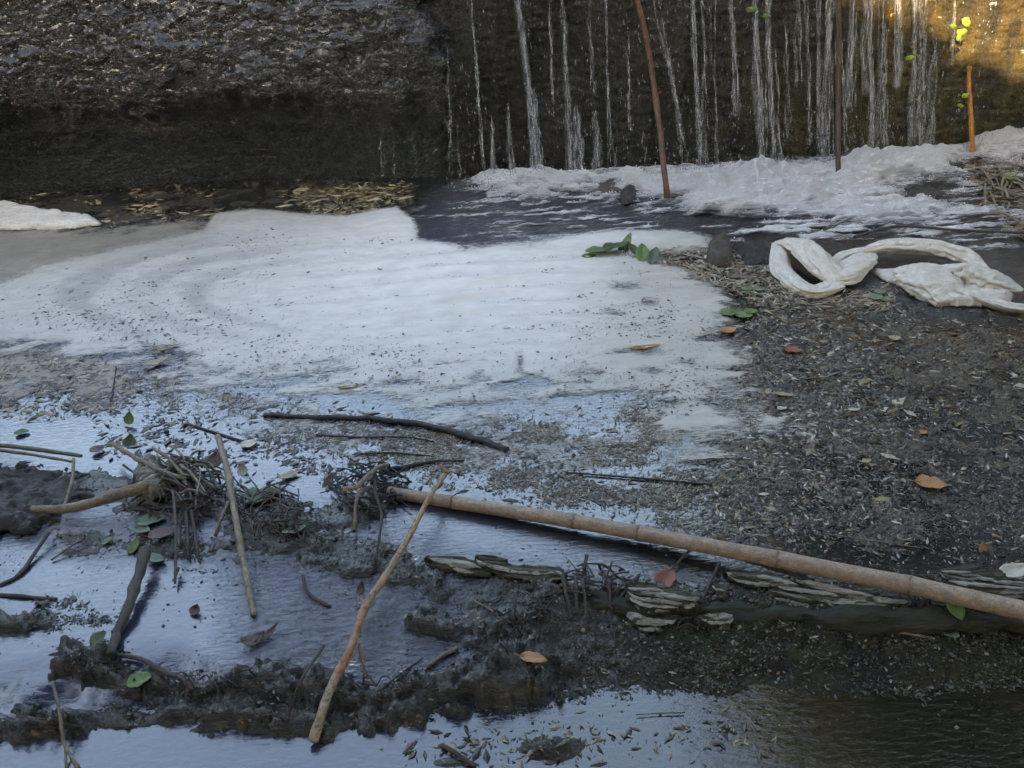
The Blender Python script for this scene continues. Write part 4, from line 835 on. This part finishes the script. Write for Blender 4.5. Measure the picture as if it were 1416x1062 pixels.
LF = [('orange leaf lying alone on the brown mud mat', 1287, 672, 42, 24, -20, 'orange', dict(lobes=2, curl=.2)),
 ('rusty curled leaf near the small green plants', 1007, 460, 26, 16, 20, 'orange', dict(curl=.6)),
 ('red brown leaf in the litter right of the foam', 1096, 487, 24, 18, -30, 'red', {}),
 ('pink brown leaf face on the mat below the plastic', 1237, 470, 16, 14, 60, 'tan', {}),
 ('brick red leaf on the dam beside the splintered block', 922, 803, 32, 24, 35, 'red', dict(tilt=25, lobes=2)),
 ('flat brown leaf with orange tip in the mossy runoff', 738, 913, 40, 16, -18, 'orange', dict(curl=.1)),
 ('small red leaf wedged upright in the moss slope', 1149, 850, 20, 12, 80, 'red', dict(tilt=50)),
 ('orange and white shell shaped leaf on the blue pool', 345, 617, 24, 14, 5, 'pale', dict(curl=.7)),
 ('tan boat shaped leaf at the edge of the foam', 217, 505, 40, 13, 42, 'tan', dict(curl=.5)),
 ('thin tan leaf pointing up beside the boat shaped leaf', 232, 484, 34, 7, 25, 'tan', dict(curl=.4)),
 ('small round green leaf floating on the open blue water', 31, 600, 20, 13, 8, 'dgreen', {}),
 ('curled brown leaf standing on the smooth shelf water', 272, 846, 16, 15, 60, 'brown', dict(curl=.9, tilt=30)),
 ('broad dark leaf upturned at one side on the shelf', 352, 888, 34, 20, 30, 'brown', dict(curl=1.0)),
 ('dark rolled leaf with a pointed tail on the shelf', 372, 880, 38, 11, 40, 'brown', dict(curl=.8, tilt=15)),
 ('bright green lobed leaf on the lowest mossy ridge', 194, 944, 34, 22, 20, 'green', dict(lobes=3)),
 ('dark green leaf propped by the foot of the bent branch', 138, 886, 26, 22, 40, 'dgreen', dict(tilt=20)),
 ('lime green leaf hanging under the debris clump', 187, 757, 26, 14, 60, 'green', dict(tilt=30)),
 ('grey green leaf below the tan branch', 210, 722, 40, 22, 10, 'grey', {}),
 ('smaller grey leaf under the tan branch', 198, 736, 26, 14, -20, 'grey', {}),
 ('maroon glossy leaf on the debris clump side', 225, 742, 38, 20, 10, 'maroon', {}),
 ('small pale leaf on a stalk at the shelf edge', 151, 750, 18, 11, 20, 'grey', dict(tilt=20)),
 ('grey green leaf pointed over the bent branch top', 215, 776, 36, 14, -25, 'grey', {}),
 ('upright young green leaf sprouting above the clump', 182, 586, 18, 12, 85, 'green', dict(tilt=60, dz=.02)),
 ('dark green leaf standing at the base of the young leaf', 181, 613, 24, 16, 80, 'dgreen', dict(tilt=50)),
 ('arched dark maroon leaf behind the twig bundle', 245, 650, 30, 16, -10, 'maroon', dict(curl=-.5, dz=.02)),
 ('brown crumpled leaf lying on the shore mud', 136, 625, 20, 16, 40, 'brown', dict(curl=.6)),
 ('round grey green leaf hanging on the middle clump', 408, 738, 32, 26, -70, 'grey', dict(tilt=20)),
 ('dark green leaf spread beside the straight stick', 360, 690, 50, 30, 15, 'dgreen', dict(lobes=2)),
 ('bluish green leaf next to the middle clump', 378, 682, 36, 14, -10, 'grey', {}),
 ('maroon leaf behind the top of the straight stick', 300, 645, 24, 20, 80, 'maroon', dict(tilt=40, dz=.02)),
 ('small pale curled leaf beside the straight stick', 337, 653, 18, 12, 80, 'pale', dict(tilt=40, curl=.8)),
 ('dark curled leaf near the top of the crossing stick', 514, 845, 24, 12, 65, 'brown', dict(curl=.9, dz=.02)),
 ('small dark twisted leaf on a stem in the ripples', 500, 815, 20, 9, 70, 'brown', dict(tilt=40, curl=.7)),
 ('tan and pink leaf among the clump fringe', 400, 660, 34, 12, 30, 'tan', dict(curl=.5)),
 ('brown leaf edge on beside the clump fringe', 455, 670, 30, 12, 70, 'brown', dict(tilt=30)),
 ('long orange leaf half wrapped in foam', 892, 483, 44, 9, 8, 'orange', dict(curl=.3)),
 ('thin tan leaf lying on the edge of the foam', 487, 537, 38, 8, 10, 'tan', dict(curl=.2)),
 ('green leaf hanging under the bamboo', 1316, 858, 34, 20, -80, 'green', dict(tilt=-30, dz=.03)),
 ('pale grey rotting leaf below the green one', 1312, 882, 34, 18, 80, 'grey', dict(tilt=-20, dz=.01)),
 ('yellow leaf fallen on the brown mat', 1198, 640, 16, 8, 20, 'tan', {}),
 ('orange leaf tip in the little sky reflection', 1358, 760, 16, 9, 80, 'orange', dict(tilt=50)),
 ('tiny orange leaf stuck on the mud mat', 1277, 600, 12, 8, 30, 'orange', {}),
 ('yellow husk leaf caught in the litter ridge', 1085, 548, 28, 9, -25, 'tan', {}),
 ('white husk lying on the brown mat', 1181, 569, 18, 6, 3, 'pale', {}),
 ('white husk in the litter right of the foam', 1081, 567, 14, 7, 5, 'pale', {}),
 ('tan leaf turned up over the corner boards', 1400, 798, 42, 22, 10, 'pale', dict(curl=.5, tilt=12, dz=.012))]
for i, (lb, px, py, l, wd, ro, mt, kw) in enumerate(LF): leaf(lb, px, py, l, wd, ro, LM[mt], seed=i+1, **kw)
def plant(label, px, py, leaves_, stems=True, base_dz=0.0):
    c = Gc(px, py, base_dz); root = empty("small_plant", tuple(c)); tag(root, label, 'plant', 'small green plants growing in the debris')
    for k, (dx, dy, l, wd, ro, mt, kw) in enumerate(leaves_):
        n0 = len(bpy.data.objects); o = leaf(None, px+dx, py+dy, l, wd, ro, LM[mt], stalk=False, seed=k+px, name="leaf", **kw)
        for q in ('label', 'category', 'group'):
            if q in o: del o[q]
        o.location = Vector(o.location)-root.location; o.parent = root
        p1 = np.array(root.location)+np.array(o.location)
        V, F = tube_arrays(smooth_path([c, (c+p1)/2+[0, 0, .004], p1], 6), .0011, 5); mesh("stalk", V, F, LM['dgreen'], parent=root)
plant('broad green sprig with pointed leaves lying on the foam', 870, 358, [(-40, -4, 44, 20, 12, 'green', dict(dz=.02)), (-18, -6, 42, 18, 22, 'dgreen', dict(dz=.035)), (-4, -10, 38, 13, 50, 'green', dict(dz=.03, tilt=45)), (18, 2, 30, 16, 85, 'green', dict(dz=.03, tilt=40)), (34, 6, 30, 14, 60, 'dgreen', dict(dz=.03, tilt=35)), (-56, 0, 20, 12, -5, 'green', dict(dz=.01)), (6, -2, 26, 12, 120, 'dgreen', dict(dz=.03, tilt=30))])
plant('low round leaved green plant at the foam edge', 1020, 436, [(-12, 0, 24, 20, 10, 'green', {}), (8, 3, 24, 18, -20, 'green', {}), (18, -2, 20, 16, 30, 'green', {}), (-2, -4, 18, 14, 80, 'dgreen', {})])
plant('tiny green plant by the plastic loop', 1040, 402, [(-6, 0, 20, 13, 10, 'green', {}), (8, 1, 16, 12, -20, 'green', {})])
plant('faint grey green plant below the plastic sheet', 1216, 412, [(-6, 2, 24, 18, 60, 'grey', {}), (8, 5, 18, 12, -20, 'grey', {}), (0, -6, 16, 12, 100, 'grey', {})])
plant('tiny sprouting seedling on the soil bank', 1396, 254, [(-6, 0, 14, 7, 30, 'lime', dict(dz=.03)), (4, 3, 14, 7, -30, 'lime', dict(dz=.03)), (0, -5, 14, 6, 90, 'lime', dict(dz=.03))])
def wall_plant(label, spots, mt, group='leaves sprouting from the weir wall'):
    c = wp(spots[0][0], spots[0][1], 4.88); root = empty("wall_weed", tuple(c)); tag(root, label, 'weed', group)
    for k, (px, py, l) in enumerate(spots):
        q = wp(px, py, 4.78); R_ = l*4.7/FPX*.5; a_ = np.linspace(0, 2*np.pi, 13)[:-1]
        rad = R_*(1+.25*np.cos(a_*2+k)+.12*np.cos(a_*5)); ring = np.stack([np.cos(a_)*rad, -.25*np.abs(np.sin(a_))*rad, np.sin(a_)*rad*.8], 1)
        V = np.vstack([q+ring, q+ring+[0, .002, 0], q+[[0, -.003, 0]], q+[[0, .004, 0]]]); F = []
        for i in range(12):
            j = (i+1) % 12; F += [(24, i, j), (25, j+12, i+12), (i, i+12, j+12, j)]
        mesh("leaf", V, F, LM[mt], parent=root)
        V, F = tube_arrays(smooth_path([q+[0, .02, -.0], q+[0, .06, -.01], [q[0]*.5+c[0]*.5, 4.90, q[2]*.5+c[2]*.5]], 6), .0016, 5); mesh("stalk", V, F, LM['dgreen'], parent=root)
wall_plant('yellow green weed high on the sunny end of the weir', [(1330, 44, 12), (1318, 36, 9), (1336, 30, 13), (1326, 52, 9)], 'lime')
wall_plant('single yellow leaf on the weir between two falls', [(1258, 80, 10)], 'lime')
wall_plant('green leaves near the crest behind the falls', [(1040, 13, 12), (1060, 22, 9)], 'green')
wall_plant('yellow leaf beside the orange cane', [(1336, 132, 10), (1328, 146, 8)], 'lime')

# ------------------------------------------------------------------ lumps: stones, boards, plastic
def lump(name, poly, hgt_, mat, z0=None, label=None, cat=None, group=None, parent=None, edge=12, rough=.25, nsc=25, grain=None, seed=1, res=46, tiltz=(0, 0), lev=None, crease=None):
    """solid body over an outline: rounded rim, noisy top, flat buried underside"""
    c0 = np.mean(poly, 0); b_ = Gc(*c0); zb = b_[2] if z0 is None else z0
    Pp = np.array([P(a, q, zb) for a, q in poly]); mn = Pp.min(0); mx = Pp.max(0); sc = S(*c0)
    xs_ = np.linspace(mn[0]-.004, mx[0]+.004, res); ys_ = np.linspace(mn[1]-.004, mx[1]+.004, res); XX, YY = np.meshgrid(xs_, ys_)
    sd2 = sdf(XX, YY, Pp[:, :2])
    if grain is None: sd2 = sd2+(fbm(XX*nsc*1.6, YY*nsc*1.6, seed+7, 4)-.5)*edge*sc*.7
    else:
        g = math.radians(grain); sd2 = sd2+(fbm((XX*math.cos(g)+YY*math.sin(g))*14, (-XX*math.sin(g)+YY*math.cos(g))*170, seed+7, 3)-.5)*16*sc
    e = np.clip(sd2/(edge*sc), 0, 1); prof = np.sqrt(1-(1-e)**2)
    if grain is not None:
        g = math.radians(grain); A = XX*math.cos(g)+YY*math.sin(g); B = -XX*math.sin(g)+YY*math.cos(g)
        nz = fbm(A*nsc*.35, B*nsc*5, seed, 4)*.7+.3*fbm(A*nsc, B*nsc*12, seed+1, 3)
    else: nz = fbm(XX*nsc, YY*nsc, seed, 5)
    h = hgt_*prof*(1-rough+rough*2*nz)
    if grain is not None: h = hgt_*np.sqrt(prof)*(.25+.75*(.5*nz+.5*np.round(nz*7)/7)*1.3)
    if crease: h = h*(1-.35*np.abs(np.sin((XX*crease[0]+YY*crease[1])*crease[2]+3*fbm(XX*12, YY*12, seed+3, 2)))**6)
    ZZ = zb+h+tiltz[0]*(XX-b_[0])+tiltz[1]*(YY-b_[1])
    keep = sd2 > 0; nr, nc = XX.shape
    top = np.stack([XX, YY, ZZ], -1).reshape(-1, 3); bot = np.stack([XX, YY, np.minimum(ZZ-.0015, zb-.006+tiltz[0]*(XX-b_[0])+tiltz[1]*(YY-b_[1]))], -1).reshape(-1, 3)
    F1 = gridf(nr, nc, keep); m = np.zeros(nr*nc, bool); m[np.unique(F1)] = True
    E_ = {}
    for q in F1:
        for i in range(4):
            a, bb_ = int(q[i]), int(q[(i+1) % 4]); E_[(a, bb_)] = 1
    side = [[bb_, a, a+nr*nc, bb_+nr*nc] for (a, bb_) in E_ if (bb_, a) not in E_]
    FF = np.vstack([F1, F1[:, ::-1]+nr*nc, np.array(side)]) if side else F1
    VV = np.vstack([top, bot]); used = np.unique(FF); mp = -np.ones(len(VV), int); mp[used] = np.arange(len(used))
    o = mesh(name, VV[used], mp[FF], mat, parent=parent, origin=None if parent is not None else np.array([b_[0], b_[1], zb]))
    if label: tag(o, label, cat, group)
    return o
def stone_mat(n_, c1, c2):
    m, t = newmat(n_); b = NB(t); a = b.noise(30, 6, .7); f = b.noise(140, 4, .7)
    b.out(b.bsdf(col=b.mix(b.rng(a, .35, .65, 0, 1), c1, c2), rough=b.rng(f, .3, .7, .2, .5), nor=b.bump(b.m('ADD', a, b.m('MULTIPLY', f, .4)), .8, .008), spec=.7)); return m
MUDR = stone_mat('dark_mud_stone', (.03, .028, .022), (.016, .016, .013)); ROCKM = stone_mat("dark_wet_stone", (.05, .045, .04), (.025, .024, .022)); ROCKB = stone_mat("brown_wet_stone", (.11, .085, .07), (.06, .05, .042))
for i, (lb, cx_, cy_, rx_, ry_, h_, m_) in enumerate((('flat dark stone in the froth below the sunny end', 1276, 270, 28, 8, .03, ROCKM), ('brown stone in the froth at the foot of the straight cane', 1165, 274, 20, 7, .03, ROCKB), ('long brown stone washed by froth near the plastic', 1218, 284, 28, 9, .02, ROCKB),
        ('small dark rock at the edge of the black water', 868, 272, 14, 9, .04, ROCKM), ('grey rock between froth and leaning cane', 845, 262, 20, 10, .03, ROCKB), ('dark wet stone beside the soil bank in the froth', 1300, 232, 22, 8, .03, ROCKM))):
    a_ = np.linspace(0, 2*np.pi, 11)[:-1]; rs = np.random.default_rng(i+70).uniform(.75, 1.15, 10)
    lump("stone", [(cx_+rx_*np.cos(t)*q, cy_+ry_*np.sin(t)*q) for t, q in zip(a_, rs)], h_, m_, z0=.012, label=lb, cat='stone', group='stones breaking the froth', edge=12, seed=i+3, rough=.35)
lump("mud_mound", [(-60, 640), (60, 650), (130, 665), (150, 690), (110, 712), (40, 735), (-60, 735)], .032, MUDR, label='dark smooth mound under the grey green stems', cat='mound', edge=60, seed=9, rough=.6, nsc=34, z0=-.012, res=110)
CORE = wood_mat("dark_mossy_wood", (.15, .14, .10), (.08, .08, .045), dark=(.015, .016, .008), amt=.9, axis=(.3, 2, 2.4))
MOSSW = wood_mat("wet_moss_wood", (.035, .042, .016), (.022, .022, .014), dark=(.008, .008, .006), amt=.7, axis=(.3, 2, 2))
# splintered boards of the old dam
def board(label, parts_, seed, name="rotten_board"):
    c0 = np.mean(parts_[0][0], 0); root = empty(name, tuple(Gc(*c0))); tag(root, label, 'board', 'splintered boards of the old dam')
    for k, (poly, h_, z_, gr) in enumerate(parts_): 
        lump("board_core", poly, h_*.75, CORE, z0=z_, parent=root, edge=2.5, rough=.5, nsc=46, grain=gr, seed=seed+k*5, res=56)
        r = np.random.default_rng(seed+k); pa = np.array(poly, float); x0_, x1_ = pa[:, 0].min(), pa[:, 0].max(); g_ = math.tan(math.radians(-gr))
        for q in range(int(3+(x1_-x0_)/13)):
            l = r.uniform(.3, .75)*(x1_-x0_); xa = r.uniform(x0_-4, x1_-l+4); vv = r.random()
            def yat(x):
                ys_ = []
                for (ax_, ay_), (bx_2, by_2) in zip(pa, np.roll(pa, -1, 0)):
                    if (ax_-x)*(bx_2-x) <= 0 and ax_ != bx_2: ys_.append(ay_+(by_2-ay_)*(x-ax_)/(bx_2-ax_))
                return (min(ys_), max(ys_)) if ys_ else (pa[:, 1].mean(), pa[:, 1].mean())
            pts_ = []
            for f_ in np.linspace(0, 1, 6):
                x = min(max(xa+l*f_, x0_+1), x1_-1); lo_, hi_ = yat(x); y = lo_+(hi_-lo_)*(.1+.85*vv); z = z_+h_*(.95-.75*vv)+.001+r.normal(0, .0007)
                pts_.append(P(x, y, z)+[0, 0, 0])
            pth = smooth_path(pts_, 14); tt = np.linspace(0, 1, 14); sc_ = S(*c0); w_ = r.uniform(1.6, 4.6)*sc_
            rad = w_*np.clip(np.minimum(tt*5, (1-tt)*4)+.12, .1, 1)*(.7+.6*fbm(tt*9, tt*0, seed+q, 3))
            V, F = tube_arrays(pth, rad, 6, .42, .25, seed+q); mesh("splinter", V, F, SPLINT if r.random() < .75 else CORE, parent=root, smooth=False)
board('thin weathered board edge holding back the pool', [([(590, 770), (640, 772), (672, 783), (678, 796), (640, 792), (600, 780)], .012, .004, -12), ([(660, 776), (720, 786), (774, 788), (782, 800), (740, 806), (700, 800), (672, 790)], .018, .006, -8), ([(700, 796), (745, 798), (778, 803), (740, 810), (712, 806)], .010, -.008, -8), ([(655, 770), (700, 778), (690, 786), (664, 782)], .02, .01, -15)], 11)
board('chunky layered grey wood block beside the red leaf', [([(866, 812), (910, 812), (950, 824), (966, 832), (940, 842), (892, 838), (868, 828)], .022, .006, -10), ([(874, 830), (915, 838), (930, 846), (896, 848), (874, 840)], .014, -.008, -12), ([(860, 838), (900, 846), (940, 852), (930, 866), (880, 862), (862, 850)], .02, -.022, -8), ([(868, 862), (895, 868), (918, 866), (915, 878), (888, 878), (872, 872)], .012, -.034, 0), ([(940, 826), (965, 824), (962, 838), (944, 842)], .01, .012, 15)], 31)
board('long splintered pale board below the bamboo', [([(1003, 791), (1060, 796), (1105, 808), (1090, 816), (1040, 810), (1010, 802)], .018, .008, -10), ([(1060, 806), (1120, 816), (1190, 824), (1180, 836), (1110, 832), (1060, 822)], .015, .004, -9), ([(1055, 822), (1100, 832), (1122, 838), (1080, 838), (1058, 832)], .01, -.006, -8), ([(1160, 820), (1215, 826), (1268, 832), (1240, 838), (1180, 836)], .01, .004, -6), ([(1100, 800), (1160, 812), (1210, 824), (1160, 822), (1104, 810)], .012, .012, -12)], 51)
board('broken board stack behind the bamboo by the tan leaf', [([(1298, 789), (1350, 788), (1390, 796), (1378, 808), (1330, 806), (1304, 798)], .02, .014, 0), ([(1310, 803), (1370, 808), (1440, 812), (1440, 828), (1380, 826), (1330, 816)], .03, .006, -4), ([(1370, 800), (1440, 806), (1440, 814), (1380, 812)], .02, .02, -4)], 71)
board('small curled strip of bark caught below the propped stick', [([(966, 846), (1005, 838), (1014, 850), (1006, 868), (984, 866), (968, 858)], .016, -.012, 10), ([(985, 808), (1005, 812), (1004, 828), (988, 824)], .012, .012, 60)], 91, "bark_strip")
log = tube_arrays(smooth_path([P(655, 812, -.03), P(740, 822, -.016), P(860, 838, -.014), P(1050, 850, -.012), P(1250, 858, -.008), P(1480, 862, -.006)], 90), .023*(.6+.9*fbm(np.linspace(0, 12, 90), np.zeros(90), 5, 4)), 22, .8, .1, 3)
lv_ = log[0]; log[0][:, 2] += (fbm(lv_[:, 0]*30, lv_[:, 1]*60, 8, 4)-.5)*.026; log[0][:, 1] += (fbm(lv_[:, 0]*24+5, lv_[:, 2]*70, 9, 4)-.5)*.03
tag(mesh("sunken_log", log[0], log[1], MOSSW, origin=P(1000, 850, 0)), 'long dark mossy log forming the ledge under the splintered boards', 'log')
lump("stump_end", [(974, 362), (984, 336), (1002, 326), (1012, 345), (1012, 368), (992, 372)], .05, BARKD, label='broken tan stump end among the reeds', cat='stump', edge=12, seed=5, rough=.4, z0=.0)
lump("bark_slab", [(1018, 345), (1060, 336), (1076, 350), (1070, 368), (1030, 370)], .03, BLACKW, label='dark slab of wet bark behind the plastic loop', cat='bark', edge=12, seed=6, rough=.5, z0=.0)
lump("bark_slab", [(1098, 340), (1150, 338), (1180, 350), (1172, 368), (1120, 368)], .03, BLACKW, label='dark bark lump inside the white plastic loop', cat='bark', edge=12, seed=8, rough=.5, z0=.0)
lump("white_slab", [(-60, 276), (0, 281), (60, 292), (130, 302), (138, 310), (90, 316), (20, 316), (-60, 318)], .035, CLOTH, label='long chalk white slab lying on the far shore', cat='slab', edge=14, seed=15, rough=.6, nsc=16, z0=.008, res=90)
# dirty white plastic: a twisted loop and a folded sheet
def fold(name, pts, wid, mat, parent, flat=.45, seed=1, rough=.05, n=34, ripple=.16):
    Q = np.array([P(a, b_, 0)+[0, 0, h] for a, b_, h in pts]); sc = S(pts[0][0], pts[0][1]); pth = smooth_path(Q, n); tt = np.linspace(0, 1, n)
    W_ = np.interp(tt, np.linspace(0, 1, len(wid)), wid)*sc*.62; sides = 44; n = n*2; flat = flat*.8; pth = smooth_path(Q, n); tt = np.linspace(0, 1, n); W_ = np.interp(tt, np.linspace(0, 1, len(wid)), wid)*sc*.62; a_ = np.arange(sides)/sides*2*np.pi
    t = np.gradient(pth, axis=0); t /= np.linalg.norm(t, axis=1)[:, None]; s = np.cross(t, [0, 0, 1.0]); s /= np.linalg.norm(s, axis=1)[:, None]; u_ = np.cross(s, t)
    A_, T_ = np.meshgrid(a_, tt); cr_ = (1-np.abs(np.sin(A_*2+2.2*fbm(T_*5+seed, A_*.6, seed, 3)*2+seed)))**5+.6*(1-np.abs(np.sin(A_*4.5+T_*5+3*fbm(T_*4, A_*.5, seed+4, 3))))**6
    rr = 1.08-.32*cr_+ripple*np.sin(A_*3+T_*4+seed)+.5*ripple*np.sin(A_*7+T_*9+seed)+(fbm(np.cos(A_)*3+T_*6+seed, np.sin(A_)*3+T_*4, seed, 4)-.5)*.4
    V = pth[:, None]+s[:, None]*(np.cos(A_)*rr*W_[:, None])[..., None]+u_[:, None]*(np.sin(A_)*rr*W_[:, None]*flat)[..., None]
    V = V.reshape(-1, 3); F = [[i*sides+j, i*sides+(j+1) % sides, (i+1)*sides+(j+1) % sides, (i+1)*sides+j] for i in range(n-1) for j in range(sides)]
    V = np.vstack([V, pth[0], pth[-1]]); m_ = n*sides
    for j in range(sides): F.append([m_, (j+1) % sides, j]); F.append([m_+1, (n-1)*sides+j, (n-1)*sides+(j+1) % sides])
    return mesh(name, V, F, mat, parent=parent)
rg = empty("plastic_loop", tuple(P(1130, 390, .02))); tag(rg, 'twisted loop of dirty white plastic lying on the reed litter', 'plastic')
fold("broad_fold", [(1082, 352, .06), (1108, 364, .075), (1135, 386, .06), (1158, 402, .03)], [20, 30, 32, 20], CLOTH, rg, .35, 1)
fold("lower_fold", [(1078, 352, .05), (1080, 380, .03), (1100, 400, .02), (1125, 410, .02), (1158, 404, .03)], [16, 19, 22, 20, 18], CLOTH, rg, .55, 2)
fold("upper_fold", [(1148, 398, .03), (1170, 392, .04), (1190, 376, .045), (1200, 362, .04)], [26, 34, 30, 12], CLOTH, rg, .4, 3)
fold("rear_fold", [(1144, 380, .03), (1165, 368, .045), (1198, 360, .05)], [8, 13, 8], CLOTH, rg, .6, 4)
sh = empty("plastic_sheet", tuple(P(1300, 390, .02))); tag(sh, 'folded sheet of stiff dirty white plastic in cushion shaped pieces', 'plastic')
lump("under_sheet", [(1205, 374), (1260, 374), (1350, 378), (1400, 398), (1395, 420), (1320, 422), (1262, 400), (1225, 386)], .022, CLOTH, z0=.012, parent=sh, edge=10, rough=.5, nsc=22, seed=77, res=60)
fold("rolled_edge", [(1190, 364, .05), (1225, 360, .06), (1280, 362, .06), (1330, 370, .045), (1362, 384, .03)], [9, 22, 26, 24, 8], CLOTH, sh, .8, 5, ripple=.08)
fold("cushion_fold", [(1240, 384, .03), (1268, 394, .045), (1292, 410, .035), (1312, 424, .01)], [24, 56, 54, 26], CLOTH, sh, .42, 7, ripple=.07)
fold("pointed_fold", [(1288, 388, .035), (1330, 394, .045), (1370, 402, .035), (1412, 410, .02)], [22, 44, 42, 8], CLOTH, sh, .6, 9, ripple=.07)
fold("tail_fold", [(1308, 410, .03), (1345, 420, .03), (1390, 432, .02), (1450, 436, .02)], [8, 15, 12, 10], CLOTH, sh, .9, 11)

# ------------------------------------------------------------------ tangled twigs and roots of the debris clumps
def tangle(name, label, cx_, cy_, rx_, ry_, n, dpx, zmax, mats, seed, lpx=40):
    r = np.random.default_rng(seed); Vs = []; Fs = []
    for k in range(n):
        a = r.uniform(0, 2*np.pi); q = math.sqrt(r.random()); x = cx_+rx_*q*math.cos(a); y = cy_+ry_*q*math.sin(a)
        an = r.normal(-.4, 1.0); l = r.uniform(.4, 1.3)*lpx*.5; z1, z2 = r.uniform(0, zmax, 2)*(1-q*.6)
        A = Gc(round((x-l*math.cos(an))/6)*6, round((y+l*math.sin(an)*.7)/6)*6, z1); B = Gc(round((x+l*math.cos(an))/6)*6, round((y-l*math.sin(an)*.7)/6)*6, z2)
        Mi = (A+B)/2+r.normal(0, .006, 3)+[0, 0, .006]
        v, f = tube_arrays(smooth_path([A, Mi, B], 7), r.uniform(.5, 1.3)*dpx*S(cx_, cy_)*.5, 5, 1, .15, k); o_ = sum(len(z_) for z_ in Vs); Vs.append(v); Fs += [[i+o_ for i in z_] for z_ in f]
    return tag(mesh(name, np.vstack(Vs), Fs, mats, origin=np.zeros(3)), kind='stuff', label=label)
tangle("twig_tangle", 'tangled twigs and rootlets behind the tan branch', 248, 685, 62, 42, 110, 3.2, .07, BARKD, 1)
tangle("twig_tangle", 'fine pale twigs bundled in the clump', 262, 668, 45, 30, 40, 3, .085, BARK, 2)
tangle("twig_tangle", 'dark fine twigs under the middle clump', 350, 708, 70, 34, 80, 2.6, .05, BARKD, 3)
tangle("twig_tangle", 'dark rootlets round the bamboo tip', 515, 680, 50, 34, 80, 2.6, .05, BLACKW, 4)
tangle("twig_tangle", 'dark stems hanging over the dam spill', 825, 808, 45, 26, 34, 3.2, .03, BARKD, 5, 34)
tangle("twig_tangle", 'twigs and straw on the soil bank', 1390, 250, 40, 40, 40, 2.6, .05, BARK, 6, 40)
for k, (a_, b_, c_, d_, n_) in enumerate(((300, 948, 90, 16, 34), (520, 955, 90, 16, 34), (140, 925, 50, 16, 22), (430, 738, 60, 12, 22), (710, 850, 60, 30, 26), (960, 850, 40, 20, 20), (1310, 850, 60, 30, 24), (60, 1000, 60, 12, 18))):
    tangle("scrap_tangle", ['dark scraps along the low mossy ridge', 'rotting stems on the ridge by the crossing stick', 'scraps under the bent branch', 'rootlets under the middle clump', 'thin stems in the wet moss under the board', 'scraps beside the splintered block', 'dead stems under the bamboo on the moss', 'scraps on the ridge at the lowest pool'][k], a_, b_, c_, d_, n_, 2.0, .018, BARKD if k % 2 else BLACKW, 30+k, 26)
RG = 'roots arching at the bamboo tip'
stick("pale_root", 'thick pale root arching up to the bamboo tip', 'root', [(540, 664, .05), (528, 670, .055), (512, 684, .055), (498, 696, .05), (478, 697, .045)], 6, 9, BARK, RG, seed=81)
stick("pale_root", 'short pale root bending down from the arch', 'root', [(518, 694, .05), (502, 701, .045), (494, 714, .03), (493, 734, .01)], 4.5, 6, BARK, RG, seed=83)
stick("pale_root", 'long dangling root reaching the rippled shelf', 'root', [(522, 672, .05), (522, 700, .045), (530, 725, .035), (526, 752, .02), (520, 778, .006)], 5, 4, BARKD, RG, seed=85)
stick("clump_branch", 'pale forked branch slanting through the debris clump', 'branch', [(162, 633, .05), (180, 648, .06), (200, 664, .07), (225, 676, .065), (262, 684, .05)], 8, 6, BARK, seed=87, wob=.4, twigs=[([(222, 650, .07), (240, 662, .07), (262, 680, .05)], 3, 6, 5, "side_twig"), ([(258, 668, .06), (275, 680, .05), (290, 698, .03)], 4, 5, 4, "side_twig"), ([(178, 646, .06), (172, 634, .06)], 6, 4, 3, "side_twig")])
stick("small_stick", 'short pale stick poking out of the middle clump', 'stick', [(321, 712, .04), (310, 728, .03), (299, 746, .01)], 5, 6, BARK, seed=89)
stick("small_stick", 'short bent pale twig at the shelf edge below the tan branch', 'stick', [(72, 776, .004), (95, 762, .008), (118, 748, .01)], 3, 4, BARK, seed=91)
lump("wood_chunk", [(186, 668), (196, 648), (214, 636), (226, 660), (226, 684), (200, 690)], .05, SPLINT, label='broken chunk of pale wood in the debris clump', cat='chunk', edge=12, seed=25, rough=.5, grain=60, z0=.03)
for k, (x0, y0, x1, y1) in enumerate([(778, 806, 790, 856), (796, 808, 798, 850), (806, 812, 812, 862), (884, 806, 848, 842), (812, 778, 806, 800), (260, 716, 262, 776), (268, 716, 276, 778), (252, 712, 250, 760), (714, 832, 712, 862), (843, 812, 846, 846)]):
    stick("hanging_stem", ['brown wet stem hanging from the end of the board, first of the cluster', 'second brown stem of the cluster beside the board end', 'third brown stem of the cluster, over the dark spill', 'long slanting stem hanging by the splintered block', 'short stem standing up above the spill edge', 'longest drooping stem below the twig bundle', 'dark drooping stem just beyond the longest one', 'short drooping stem beside the tan branch end', 'thin stem upright in the wet moss under the board', 'bark covered stem hanging next to the splintered block'][k], 'stem', [(x0, y0, .022), ((x0+x1)/2, (y0+y1)/2, .014), (x1, y1, .004)], 6 if k < 7 else 4, 4, BARKD, group='stems drooping over the dam spill' if 770 < x0 < 900 else ('stems drooping below the twig bundle' if x0 < 300 else None), seed=100+k)
